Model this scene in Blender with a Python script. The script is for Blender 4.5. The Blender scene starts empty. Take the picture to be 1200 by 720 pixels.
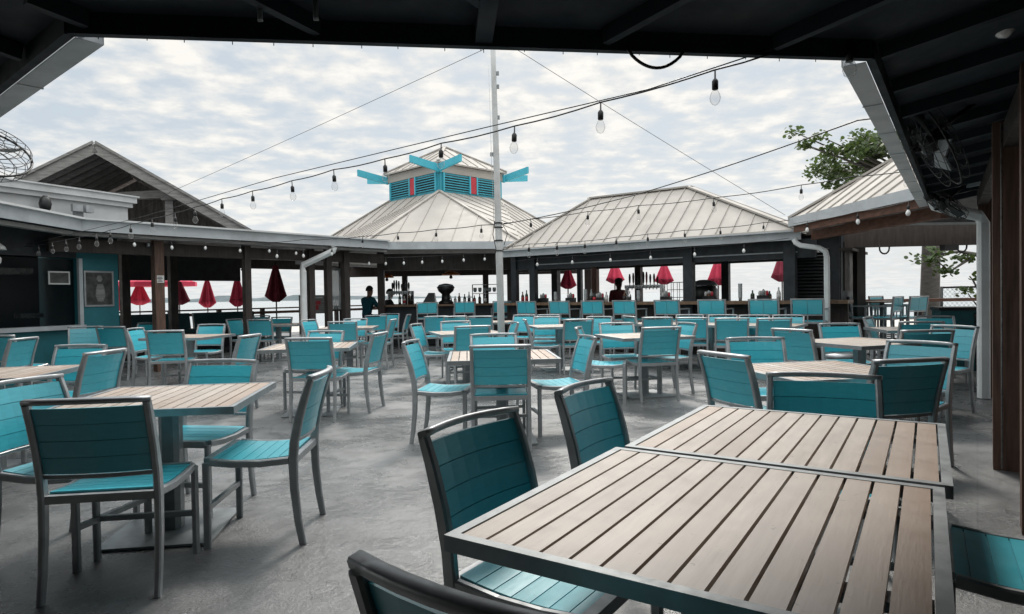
import bpy, bmesh, math, random
from mathutils import Vector, Matrix
random.seed(7)
sc = bpy.context.scene
COL = sc.collection
R = math.radians
def rz_of(az): return -R(az)              # azimuth (0 = +Y, 90 = +X) to rotation about Z

# ------------------------------------------------------------------ materials
def new_mat(name):
    m = bpy.data.materials.new(name); m.use_nodes = True
    nt = m.node_tree; b = nt.nodes['Principled BSDF']
    return m, nt, b
def N(nt, t, **kw):
    n = nt.nodes.new(t)
    for k, v in kw.items(): setattr(n, k, v)
    return n
def ramp(nt, fac, stops):
    r = N(nt, 'ShaderNodeValToRGB')
    e = r.color_ramp.elements
    while len(e) < len(stops): e.new(0.5)
    for i, (p, c) in enumerate(stops):
        e[i].position = p; e[i].color = (c[0], c[1], c[2], 1) if hasattr(c, '__len__') else (c, c, c, 1)
    nt.links.new(fac, r.inputs[0]); return r.outputs[0]
def noise(nt, scale, detail=4, rough=.55, coord='Object', stretch=None, vec=None):
    n = N(nt, 'ShaderNodeTexNoise'); n.inputs['Scale'].default_value = scale
    n.inputs['Detail'].default_value = detail; n.inputs['Roughness'].default_value = rough
    if vec is None:
        tc = N(nt, 'ShaderNodeTexCoord'); vec = tc.outputs[coord]
    if stretch:
        mp = N(nt, 'ShaderNodeMapping'); mp.inputs['Scale'].default_value = stretch
        nt.links.new(vec, mp.inputs[0]); vec = mp.outputs[0]
    nt.links.new(vec, n.inputs['Vector'])
    return n.outputs['Fac']
def mixc(nt, fac, a, b, mode='MIX'):
    m = N(nt, 'ShaderNodeMix', data_type='RGBA', blend_type=mode)
    for s, v in ((m.inputs['Factor'], fac), (m.inputs['A'], a), (m.inputs['B'], b)):
        if hasattr(v, 'is_output') or hasattr(v, 'links'): nt.links.new(v, s)
        elif hasattr(v, '__len__'): s.default_value = (*v[:3], 1)
        else: s.default_value = v
    return m.outputs['Result']
def bump(nt, b, h, strength=.3, dist=.01):
    n = N(nt, 'ShaderNodeBump'); n.inputs['Strength'].default_value = strength; n.inputs['Distance'].default_value = dist
    nt.links.new(h, n.inputs['Height']); nt.links.new(n.outputs[0], b.inputs['Normal'])
def paint(name, col, rough=.5, metal=0, var=.25, scale=6, bumps=0, stretch=None, coord='Object', dirt=None):
    """A surface with an uneven tone: lighter and darker patches of its own colour."""
    m, nt, b = new_mat(name)
    f = noise(nt, scale, 5, .6, coord, stretch)
    lo = [c*(1-var) for c in col]; hi = [min(1, c*(1+var)) for c in col]
    c = ramp(nt, f, [(.3, lo), (.7, hi)])
    if dirt:
        f2 = noise(nt, scale*.35, 6, .7, coord)
        c = mixc(nt, ramp(nt, f2, [(.5, 0), (.72, 1)]), c, dirt)
    nt.links.new(c, b.inputs['Base Color'])
    b.inputs['Roughness'].default_value = rough; b.inputs['Metallic'].default_value = metal
    f3 = noise(nt, scale*2.3, 3, .6, coord)
    r = ramp(nt, f3, [(.3, max(0, rough-.1)), (.7, min(1, rough+.12))]); nt.links.new(r, b.inputs['Roughness'])
    if bumps: bump(nt, b, noise(nt, scale*6, 4, .6, coord, stretch), bumps, .004)
    return m
M = {}
M['alu'] = paint('brushed_aluminium', (.36, .375, .385), .40, .45, .20, 9)
M['alu_dark'] = paint('weathered_aluminium', (.28, .30, .31), .45, .5, .15, 9)
def teal():
    m, nt, b = new_mat('teal_slats')
    oi = N(nt, 'ShaderNodeObjectInfo')
    f = noise(nt, 14, 5, .6, 'Object', (1, 1, 6))
    c = ramp(nt, f, [(.25, (.036, .415, .51)), (.75, (.060, .51, .61))])
    c = mixc(nt, ramp(nt, oi.outputs['Random'], [(0, 0), (.5, .1), (1, .55)]), c, (.042, .33, .40))
    f2 = noise(nt, 3.5, 6, .7)
    c = mixc(nt, ramp(nt, f2, [(.50, 0), (.80, .5)]), c, (.15, .43, .47))
    nt.links.new(c, b.inputs['Base Color'])
    rr = ramp(nt, noise(nt, 9, 3), [(.3, .28), (.7, .42)]); nt.links.new(rr, b.inputs['Roughness']); b.inputs['Specular IOR Level'].default_value = .7; b.inputs['Coat Weight'].default_value = .35; b.inputs['Coat Roughness'].default_value = .3
    bump(nt, b, noise(nt, 60, 3, .6, 'Object', (.15, 1, 1)), .15, .003)
    return m
M['teal'] = teal()
def slat_wood():
    m, nt, b = new_mat('weathered_table_slats')
    tc = N(nt, 'ShaderNodeTexCoord'); oi = N(nt, 'ShaderNodeObjectInfo')
    sx = N(nt, 'ShaderNodeSeparateXYZ'); nt.links.new(tc.outputs['Object'], sx.inputs[0])
    d = N(nt, 'ShaderNodeMath', operation='DIVIDE'); nt.links.new(sx.outputs[0], d.inputs[0]); d.inputs[1].default_value = .06738
    a = N(nt, 'ShaderNodeMath', operation='ADD'); nt.links.new(d.outputs[0], a.inputs[0]); a.inputs[1].default_value = 20.5
    fl = N(nt, 'ShaderNodeMath', operation='FLOOR'); nt.links.new(a.outputs[0], fl.inputs[0])
    ad = N(nt, 'ShaderNodeMath', operation='MULTIPLY_ADD'); nt.links.new(oi.outputs['Random'], ad.inputs[0]); ad.inputs[1].default_value = 37.0
    nt.links.new(fl.outputs[0], ad.inputs[2])
    wn = N(nt, 'ShaderNodeTexWhiteNoise', noise_dimensions='1D'); nt.links.new(ad.outputs[0], wn.inputs['W'])
    c = ramp(nt, wn.outputs['Value'], [(0, (.40, .305, .235)), (.5, (.54, .45, .375)), (.85, (.64, .55, .47)), (1, (.44, .315, .225))])
    g = noise(nt, 5, 6, .65, 'Object', (9, .7, 1))
    c = mixc(nt, ramp(nt, g, [(.38, .0), (.70, .50)]), c, (.34, .265, .21))
    st = noise(nt, 2.2, 7, .7)
    c = mixc(nt, ramp(nt, st, [(.55, 0), (.8, .45)]), c, (.36, .27, .21))
    sp = noise(nt, 46, 2, .5)
    c = mixc(nt, ramp(nt, sp, [(.70, 0), (.76, .55)]), c, (.16, .12, .10))
    fade = noise(nt, 1.3, 3, .5)
    c = mixc(nt, ramp(nt, fade, [(.35, .0), (.65, .35)]), c, (.58, .53, .485))
    # the last boards keep the browner tone of the unbleached wood
    br = N(nt, 'ShaderNodeMapRange'); nt.links.new(sx.outputs[0], br.inputs[0])
    br.inputs[1].default_value = .17; br.inputs[2].default_value = .42
    c = mixc(nt, br.outputs[0], c, mixc(nt, .55, c, (.33, .20, .12)))
    nt.links.new(c, b.inputs['Base Color'])
    b.inputs['Specular IOR Level'].default_value = .7; b.inputs['Coat Weight'].default_value = .35; b.inputs['Coat Roughness'].default_value = .35; rr = ramp(nt, noise(nt, 12, 4), [(.3, .30), (.7, .46)]); nt.links.new(rr, b.inputs['Roughness'])
    bump(nt, b, noise(nt, 30, 5, .6, 'Object', (6, .5, 1)), .2, .002)
    return m
M['wood'] = slat_wood()
def concrete():
    m, nt, b = new_mat('patio_concrete')
    tc = N(nt, 'ShaderNodeTexCoord'); v = tc.outputs['Object']
    f = noise(nt, .55, 8, .62, vec=v)
    c = ramp(nt, f, [(.28, (.105, .107, .108)), (.5, (.170, .173, .175)), (.70, (.245, .248, .25))])
    f2 = noise(nt, 3.4, 8, .7, vec=v)
    c = mixc(nt, ramp(nt, f2, [(.46, 0), (.66, .70)]), c, (.065, .065, .065))
    f3 = noise(nt, 60, 3, .7, vec=v)
    c = mixc(nt, ramp(nt, f3, [(.35, .35), (.6, 0)]), c, (.075, .072, .068))
    # hairline cracks
    vo = N(nt, 'ShaderNodeTexVoronoi', feature='DISTANCE_TO_EDGE'); vo.inputs['Scale'].default_value = .33
    nz = N(nt, 'ShaderNodeTexNoise'); nz.inputs['Scale'].default_value = 1.6; nz.inputs['Detail'].default_value = 6
    nt.links.new(v, nz.inputs['Vector'])
    va = N(nt, 'ShaderNodeVectorMath', operation='MULTIPLY_ADD'); nt.links.new(nz.outputs['Color'], va.inputs[0])
    va.inputs[1].default_value = (.8, .8, 0); nt.links.new(v, va.inputs[2]); nt.links.new(va.outputs[0], vo.inputs['Vector'])
    cr = ramp(nt, vo.outputs['Distance'], [(.0, 1), (.0045, 0)])
    c = mixc(nt, mixc(nt, .6, (0, 0, 0), cr), c, (.055, .055, .05))
    # saw-cut joints of the slab, square to the bar
    mp = N(nt, 'ShaderNodeMapping'); mp.inputs['Rotation'].default_value = (0, 0, R(36)); nt.links.new(v, mp.inputs[0])
    sp = N(nt, 'ShaderNodeSeparateXYZ'); nt.links.new(mp.outputs[0], sp.inputs[0])
    for ax in (0, 1):
        md = N(nt, 'ShaderNodeMath', operation='PINGPONG'); nt.links.new(sp.outputs[ax], md.inputs[0]); md.inputs[1].default_value = 1.9
        c = mixc(nt, mixc(nt, .55, (0, 0, 0), ramp(nt, md.outputs[0], [(0, 1), (.006, 0)])), c, (.06, .06, .06))
    nt.links.new(c, b.inputs['Base Color'])
    rr = ramp(nt, noise(nt, 1.1, 7, .7, vec=v), [(.36, .13), (.62, .46)]); nt.links.new(rr, b.inputs['Roughness'])
    b.inputs['Specular IOR Level'].default_value = .8
    h = noise(nt, 9, 9, .72, vec=v)
    h2 = noise(nt, 70, 4, .7, vec=v); ha = N(nt, 'ShaderNodeMath', operation='MULTIPLY_ADD'); nt.links.new(h2, ha.inputs[0]); ha.inputs[1].default_value = .22; nt.links.new(h, ha.inputs[2])
    bump(nt, b, ha.outputs[0], .75, .012)
    return m
M['concrete'] = concrete()
M['darkwood'] = paint('dark_stained_wood', (.040, .030, .026), .6, 0, .45, 3, .3, (8, 8, .8))
M['brownwood'] = paint('brown_post_wood', (.125, .070, .050), .65, 0, .4, 4, .3, (9, 9, .7))
M['redwood'] = paint('red_brown_beam', (.15, .070, .045), .6, 0, .4, 4, .3, (2, 2, 6))
M['navy'] = paint('navy_painted_ceiling', (.010, .018, .026), .75, 0, .4, 2.5, .2)
M['black'] = paint('blackened_wood', (.020, .025, .030), .55, 0, .4, 5, .2)
M['blackplastic'] = paint('black_plastic', (.015, .016, .017), .35, 0, .3, 5)
M['gutter'] = paint('white_gutter', (.50, .53, .55), .4, 0, .10, 3, 0, None, 'Object', (.36, .38, .39))
M['white'] = paint('white_siding', (.62, .63, .63), .5, 0, .08, 3, 0, None, 'Object', (.50, .50, .49))
M['downpipe'] = paint('white_downpipe', (.80, .82, .82), .45, 0, .06, 3, 0, None, 'Object', (.66, .66, .64))
M['roofmetal'] = paint('cream_metal_roof', (.415, .388, .355), .75, .0, .07, 1.2, 0, (1, 1, .4), 'Object', (.345, .32, .29))
M['roofmetal'].node_tree.nodes['Principled BSDF'].inputs['Specular IOR Level'].default_value = .25
M['greywood'] = paint('weathered_grey_wood', (.25, .245, .235), .75, 0, .35, 4, .4, (1, 1, 6))
M['greydark'] = paint('old_grey_boards', (.20, .19, .182), .8, 0, .5, 3, .4, (6, 1, 1))
M['tealwall'] = paint('teal_painted_wall', (.020, .17, .20), .55, 0, .18, 2, .1)
M['booth'] = paint('dark_teal_vinyl', (.012, .075, .085), .4, 0, .25, 4)
M['tealbright'] = paint('bright_teal_trim', (.07, .46, .58), .5, 0, .10, 3)
M['tealshade'] = paint('teal_louvre_paint', (.05, .36, .46), .5, 0, .10, 3)
M['red'] = paint('red_panel', (.50, .035, .05), .5, 0, .1, 4)
M['umbrella'] = paint('red_umbrella_cloth', (.62, .045, .10), .8, 0, .15, 5, .2)
M['umbrella_dark'] = paint('maroon_umbrella_cloth', (.26, .028, .055), .8, 0, .2, 5, .2)
M['barwood'] = paint('bar_top_wood', (.17, .105, .065), .35, 0, .35, 4, .1, (1, 6, 1))
M['mast'] = paint('white_mast_paint', (.60, .61, .60), .45, 0, .1, 4, 0, None, 'Object', (.42, .41, .39))
M['wire'] = paint('black_cable', (.012, .012, .013), .5, 0, .2, 9)
M['steel'] = paint('stainless_steel', (.62, .63, .63), .25, .95, .06, 9)
M['sand'] = paint('pale_sand', (.52, .49, .44), .9, 0, .12, .3, .3)
M['leaf'] = paint('sea_grape_leaf', (.060, .098, .030), .5, 0, .5, 1.6)
_nt = M['leaf'].node_tree; _b = _nt.nodes['Principled BSDF']; _tr = N(_nt, 'ShaderNodeBsdfTranslucent'); _tr.inputs[0].default_value = (.12, .18, .04, 1)
_mx = N(_nt, 'ShaderNodeMixShader'); _mx.inputs[0].default_value = .30; _nt.links.new(_b.outputs[0], _mx.inputs[1]); _nt.links.new(_tr.outputs[0], _mx.inputs[2]); _nt.links.new(_mx.outputs[0], _nt.nodes['Material Output'].inputs[0])
M['bark'] = paint('grey_bark', (.11, .10, .09), .9, 0, .35, 5, .6, (1, 1, 3))
M['skin'] = paint('skin', (.28, .15, .10), .55, 0, .1, 6)
M['skin_dark'] = paint('dark_skin', (.06, .032, .022), .5, 0, .1, 6)
M['hair'] = paint('dark_hair', (.015, .011, .010), .55, 0, .3, 20)
M['shirt_teal'] = paint('teal_shirt', (.012, .12, .15), .85, 0, .25, 9)
M['shirt_black'] = paint('black_shirt', (.014, .014, .016), .85, 0, .3, 9)
M['shirt_maroon'] = paint('maroon_shirt', (.11, .012, .020), .85, 0, .25, 9)
M['denim'] = paint('denim', (.03, .045, .075), .9, 0, .3, 9)
M['orange'] = paint('amber_glass_shade', (.75, .22, .05), .3, 0, .3, 14)
M['paper'] = paint('white_paper', (.70, .70, .68), .7, 0, .08, 5)
M['ink'] = paint('faded_ink', (.08, .08, .085), .7, 0, .4, 30)
M['landgreen'] = paint('far_shore_scrub', (.10, .13, .14), .9, 0, .3, .05)
M['ceramic'] = paint('white_ceramic', (.68, .68, .66), .25, 0, .05, 5)
M['bottle_amber'] = paint('amber_bottle', (.12, .045, .015), .12, 0, .3, 9)
M['bottle_green'] = paint('green_bottle', (.02, .06, .025), .12, 0, .3, 9)
M['bottle_clear'] = paint('clear_bottle', (.38, .42, .42), .12, 0, .2, 9)
M['art'] = paint('grey_artwork_print', (.055, .055, .052), .35, 0, .9, 7)
def glass(name, col=(1, 1, 1), rough=.02, alpha=.28):
    m, nt, b = new_mat(name)
    b.inputs['Base Color'].default_value = (*col, 1); b.inputs['Roughness'].default_value = rough
    b.inputs['Alpha'].default_value = alpha; b.inputs['Specular IOR Level'].default_value = .8
    return m
M['bulb'] = glass('clear_bulb_glass', (.42, .42, .41), .04, .22)
_nt = M['bulb'].node_tree; _lw = N(_nt, 'ShaderNodeLayerWeight'); _lw.inputs['Blend'].default_value = .35
_nt.links.new(ramp(_nt, _lw.outputs['Facing'], [(.25, .10), (.85, .75)]), _nt.nodes['Principled BSDF'].inputs['Alpha'])
M['frost_skylit'] = glass('frosted_skylit_bulb', (.85, .85, .83), .25, .92)  # white bulb glass; on string bulbs the white stands in for skylight
M['plastic'] = glass('clear_vinyl', (.80, .82, .82), .3, .62)
M['darkglass'] = glass('dark_window_glass', (.01, .012, .014), .12, .55)
M['darkglass'].node_tree.nodes['Principled BSDF'].inputs['Specular IOR Level'].default_value = .12
def water():
    m, nt, b = new_mat('sea_water')
    b.inputs['Base Color'].default_value = (.34, .37, .38, 1); b.inputs['Roughness'].default_value = .16
    b.inputs['Specular IOR Level'].default_value = .9
    bump(nt, b, noise(nt, .6, 6, .65, 'Object', (1, 2.2, 1)), .5, .3)
    return m
M['water'] = water()

# ------------------------------------------------------------------ mesh helper
class MB:
    def __init__(s): s.bm = bmesh.new()
    def v(s, p): return s.bm.verts.new(p)
    def f(s, vs, smooth=False):
        try:
            fc = s.bm.faces.new(vs); fc.smooth = smooth; return fc
        except ValueError: return None
    def hexa(s, p):                      # 8 corners: bottom 4 ccw, top 4 ccw
        a = [s.v(q) for q in p]
        for i in ((3, 2, 1, 0), (4, 5, 6, 7), (0, 1, 5, 4), (1, 2, 6, 5), (2, 3, 7, 6), (3, 0, 4, 7)): s.f([a[j] for j in i])
        return s
    def box(s, c, d, az=0):
        x, y, z = d[0]/2, d[1]/2, d[2]/2
        q = Matrix.Rotation(rz_of(az), 3, 'Z')
        p = [Vector((i*x, j*y, k*z)) for k in (-1, 1) for i, j in ((-1, -1), (1, -1), (1, 1), (-1, 1))]
        return s.hexa([q @ w + Vector(c) for w in p])
    def bar(s, a, b, w, h, up=(0, 0, 1)):     # rectangular bar from a to b: w across, h along up
        a, b = Vector(a), Vector(b); t = (b-a).normalized(); up = Vector(up)
        if abs(t.dot(up)) > .99: up = Vector((0, 1, 0))
        x = t.cross(up).normalized()*w/2; u = x.cross(t).normalized()*h/2
        return s.hexa([a-x-u, a+x-u, b+x-u, b-x-u, a-x+u, a+x+u, b+x+u, b-x+u])
    def sweep(s, pts, sec, xax=(1, 0, 0), closed_ends=True, smooth=False):
        """sweep a chamfered rectangle; sec = list of (w, d) per point or one; xax = fixed lateral axis"""
        pts = [Vector(p) for p in pts]; X = Vector(xax).normalized(); rings = []
        n = len(pts)
        for i, p in enumerate(pts):
            t = (pts[min(i+1, n-1)]-pts[max(i-1, 0)]).normalized()
            Xp = (X - t*X.dot(t)).normalized(); Y = t.cross(Xp)
            w, d = sec[i] if isinstance(sec, list) else sec
            c = min(w, d)*.22; w /= 2; d /= 2
            prof = ((-w+c, -d), (w-c, -d), (w, -d+c), (w, d-c), (w-c, d), (-w+c, d), (-w, d-c), (-w, -d+c))
            rings.append([s.v(p+Xp*a+Y*b) for a, b in prof])
        for i in range(n-1):
            for j in range(8):
                k = (j+1) % 8
                s.f([rings[i][j], rings[i][k], rings[i+1][k], rings[i+1][j]], smooth)
        if closed_ends:
            s.f(rings[0][::-1]); s.f(rings[-1])
        return s
    def tube(s, pts, r, seg=8, smooth=True, caps=True, up=None):
        pts = [Vector(p) for p in pts]; n = len(pts); rings = []; prev = None
        for i, p in enumerate(pts):
            t = (pts[min(i+1, n-1)]-pts[max(i-1, 0)])
            t = t.normalized() if t.length > 1e-9 else Vector((0, 0, 1))
            if prev is None: prev = Vector((0, 0, 1)) if abs(t.z) < .9 else Vector((1, 0, 0))
            x = (prev-t*prev.dot(t)).normalized(); y = t.cross(x); prev = x
            rr = r[i] if isinstance(r, (list, tuple)) else r
            rings.append([s.v(p+x*math.cos(2*math.pi*k/seg)*rr+y*math.sin(2*math.pi*k/seg)*rr) for k in range(seg)])
        for i in range(n-1):
            for k in range(seg):
                l = (k+1) % seg
                s.f([rings[i][k], rings[i][l], rings[i+1][l], rings[i+1][k]], smooth)
        if caps: s.f(rings[0][::-1]); s.f(rings[-1])
        return s
    def lathe(s, c, prof, seg=16, smooth=True, fold=0, folds=8):
        c = Vector(c); rings = []
        for r, z in prof:
            rings.append([s.v(c+Vector((math.cos(2*math.pi*k/seg)*r*(1+fold*math.cos(folds*2*math.pi*k/seg)), math.sin(2*math.pi*k/seg)*r*(1+fold*math.cos(folds*2*math.pi*k/seg)), z))) for k in range(seg)])
        for i in range(len(prof)-1):
            for k in range(seg):
                l = (k+1) % seg
                s.f([rings[i][k], rings[i][l], rings[i+1][l], rings[i+1][k]], smooth)
        s.f(rings[0][::-1]); s.f(rings[-1])
        return s
    def ring(s, c, r, rad, ax, seg=28, ts=5):
        ax = Vector(ax).normalized(); x = ax.orthogonal().normalized(); y = ax.cross(x); c = Vector(c)
        pts = [c+x*math.cos(2*math.pi*i/seg)*r+y*math.sin(2*math.pi*i/seg)*r for i in range(seg+1)]
        return s.tube(pts, rad, ts)
    def slab(s, poly, t):                 # 3D polygon (ccw from above) with thickness t downwards
        up = [s.v(p) for p in poly]; dn = [s.v(Vector(p)-Vector((0, 0, t))) for p in poly]
        s.f(up); s.f(dn[::-1]); n = len(poly)
        for i in range(n):
            j = (i+1) % n; s.f([up[j], up[i], dn[i], dn[j]])
        return s
    def build(s, name, mat, parent=None, bevel=0, loc=None):
        if bevel:
            es = [e for e in s.bm.edges if len(e.link_faces) == 2 and e.calc_face_angle(0) > .5]
            bmesh.ops.bevel(s.bm, geom=es, offset=bevel, segments=1, affect='EDGES', clamp_overlap=True)
        bmesh.ops.recalc_face_normals(s.bm, faces=s.bm.faces)
        me = bpy.data.meshes.new(name); s.bm.to_mesh(me); s.bm.free()
        me.materials.append(mat)
        o = bpy.data.objects.new(name, me); COL.objects.link(o)
        if parent: o.parent = parent
        if loc is not None: o.location = loc
        return o
def tag(o, label=None, cat=None, group=None, kind=None):
    if label: o['label'] = label
    if cat: o['category'] = cat
    if group: o['group'] = group
    if kind: o['kind'] = kind
    return o
def thing(name, label, cat, loc=(0, 0, 0), az=0, group=None):
    o = bpy.data.objects.new(name, None); COL.objects.link(o); o.empty_display_size = .1
    o.location = loc; o.rotation_euler = (0, 0, rz_of(az)); return tag(o, label, cat, group)
def kids(o): return [c for c in COL.objects if c.parent == o]
def dup(root, loc, az, label, group=None):
    r = root.copy(); COL.objects.link(r); r.location = loc; r.rotation_euler = (0, 0, rz_of(az)); r['label'] = label
    if group: r['group'] = group
    for c in KIDS.setdefault(root.name, kids(root)):
        d = c.copy(); COL.objects.link(d); d.parent = r
        for g in KIDS.setdefault(c.name, kids(c)):
            e = g.copy(); COL.objects.link(e); e.parent = d
    return r
KIDS = {}
def d2(az): return Vector((math.sin(R(az)), math.cos(R(az)), 0))

# ------------------------------------------------------------------ chairs
def make_chair(label, loc, az):
    t = thing('patio_chair', label, 'chair', loc, az, 'teal slatted patio chairs')
    A = M['alu']
    for s in (-1, 1):
        x = .226*s
        pts = [(x, -.262, 0), (x, -.242, .12), (x, -.226, .28), (x, -.222, .43), (x, -.230, .52), (x, -.255, .64), (x, -.290, .76), (x, -.318, .838)]
        secs = [(.026, .034), (.027, .038), (.028, .042), (.028, .046), (.028, .046), (.028, .044), (.028, .040), (.028, .034)]
        MB().sweep(pts, secs).build('rear_leg', A, t)
        MB().sweep([(x, .205, 0), (x, .205, .2), (x, .205, .43)], (.027, .036)).build('front_leg', A, t)
    m = MB()
    for s in (-1, 1):                       # dipped side rails
        m.sweep([(.226*s, -.2, .430), (.226*s, -.06, .418), (.226*s, .08, .421), (.226*s, .187, .433)], (.026, .036))
    m.box((0, .205, .432), (.425, .034, .036)); m.box((0, -.222, .425), (.424, .03, .034))
    m.build('seat_frame', A, t)
    MB().box((0, .205, .2), (.424, .022, .026)).build('stretcher', A, t)
    # seat: seven boards across, dipped along the seat
    m = MB()
    def zs(y): return .446 - .016*math.sin(math.pi*(y+.2)/.42) + (.0 if y < .15 else -.25*(y-.15)**1.5)
    n = 7; p = .418/n
    for i in range(n):
        y0 = -.205+i*p+.002; y1 = -.205+(i+1)*p-.002
        m.hexa([(-.211, y0, zs(y0)-.008), (.211, y0, zs(y0)-.008), (.211, y1, zs(y1)-.008), (-.211, y1, zs(y1)-.008),
                (-.211, y0, zs(y0)+.006), (.211, y0, zs(y0)+.006), (.211, y1, zs(y1)+.006), (-.211, y1, zs(y1)+.006)])
    for i in range(n): 
        y0 = -.203+i*p; y1 = y0+p
        m.hexa([(-.208, y0, zs(y0)-.007), (.208, y0, zs(y0)-.007), (.208, y1, zs(y1)-.007), (-.208, y1, zs(y1)-.007), (-.208, y0, zs(y0)-.001), (.208, y0, zs(y0)-.001), (.208, y1, zs(y1)-.001), (-.208, y1, zs(y1)-.001)])
    m.build('seat', M['teal'], t, .0018)
    # backrest boards, bowed backwards, following the lean of the posts
    def yb(z): 
        zz = [(.50, -.227), (.52, -.230), (.64, -.255), (.76, -.290), (.84, -.319)]
        for (a, b), (c, d) in zip(zz, zz[1:]):
            if z <= c: return b+(d-b)*(z-a)/(c-a)
        return -.319
    m = MB(); nb = 4; z0 = .535; ph = .0715; xs = [-.211, -.14, -.07, 0, .07, .14, .211]
    for i in range(nb):
        a = z0+i*ph+.0015; b = z0+(i+1)*ph-.0015
        for k in range(len(xs)-1):
            def P(x, z, o): return (x, yb(z)-.022*(1-(x/.211)**2)+o, z)
            x0, x1 = xs[k], xs[k+1]
            q = [P(x0, a, -.006), P(x1, a, -.006), P(x1, a, .006), P(x0, a, .006), P(x0, b, -.006), P(x1, b, -.006), P(x1, b, .006), P(x0, b, .006)]
            v = [m.v(w) for w in q]
            m.f([v[3], v[2], v[1], v[0]]); m.f([v[4], v[5], v[6], v[7]]); m.f([v[0], v[1], v[5], v[4]]); m.f([v[2], v[3], v[7], v[6]])
            if k == 0: m.f([v[3], v[0], v[4], v[7]])
            if k == len(xs)-2: m.f([v[1], v[2], v[6], v[5]])
    for k in range(len(xs)-1):               # thin core that closes the joints between the boards
        x0, x1 = xs[k], xs[k+1]; za, zb = z0+.004, z0+nb*ph-.004; zm = (za+zb)/2
        for u, w_ in ((za, zm), (zm, zb)):
            m.hexa([P(x0, u, -.002), P(x1, u, -.002), P(x1, u, .002), P(x0, u, .002), P(x0, w_, -.002), P(x1, w_, -.002), P(x1, w_, .002), P(x0, w_, .002)])
    m.build('backrest', M['teal'], t)
    m = MB()
    m.sweep([(x, -.316-.034*(1-(x/.226)**2), .846+.004*(1-(x/.226)**2)) for x in (-.240, -.18, -.12, -.06, 0, .06, .12, .18, .240)], (.030, .022), (0, 1, .25), True, True)
    m.build('top_rail', A, t)
    m = MB()                                # lower back rail
    m.sweep([(x, -.232-.022*(1-(x/.21)**2), .522) for x in (-.212, -.1, 0, .1, .212)], (.012, .018), (0, 1, 0))
    m.build('back_rail', A, t)
    return t
G_CH = 'teal slatted patio chairs'
RAIL = .335
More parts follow.
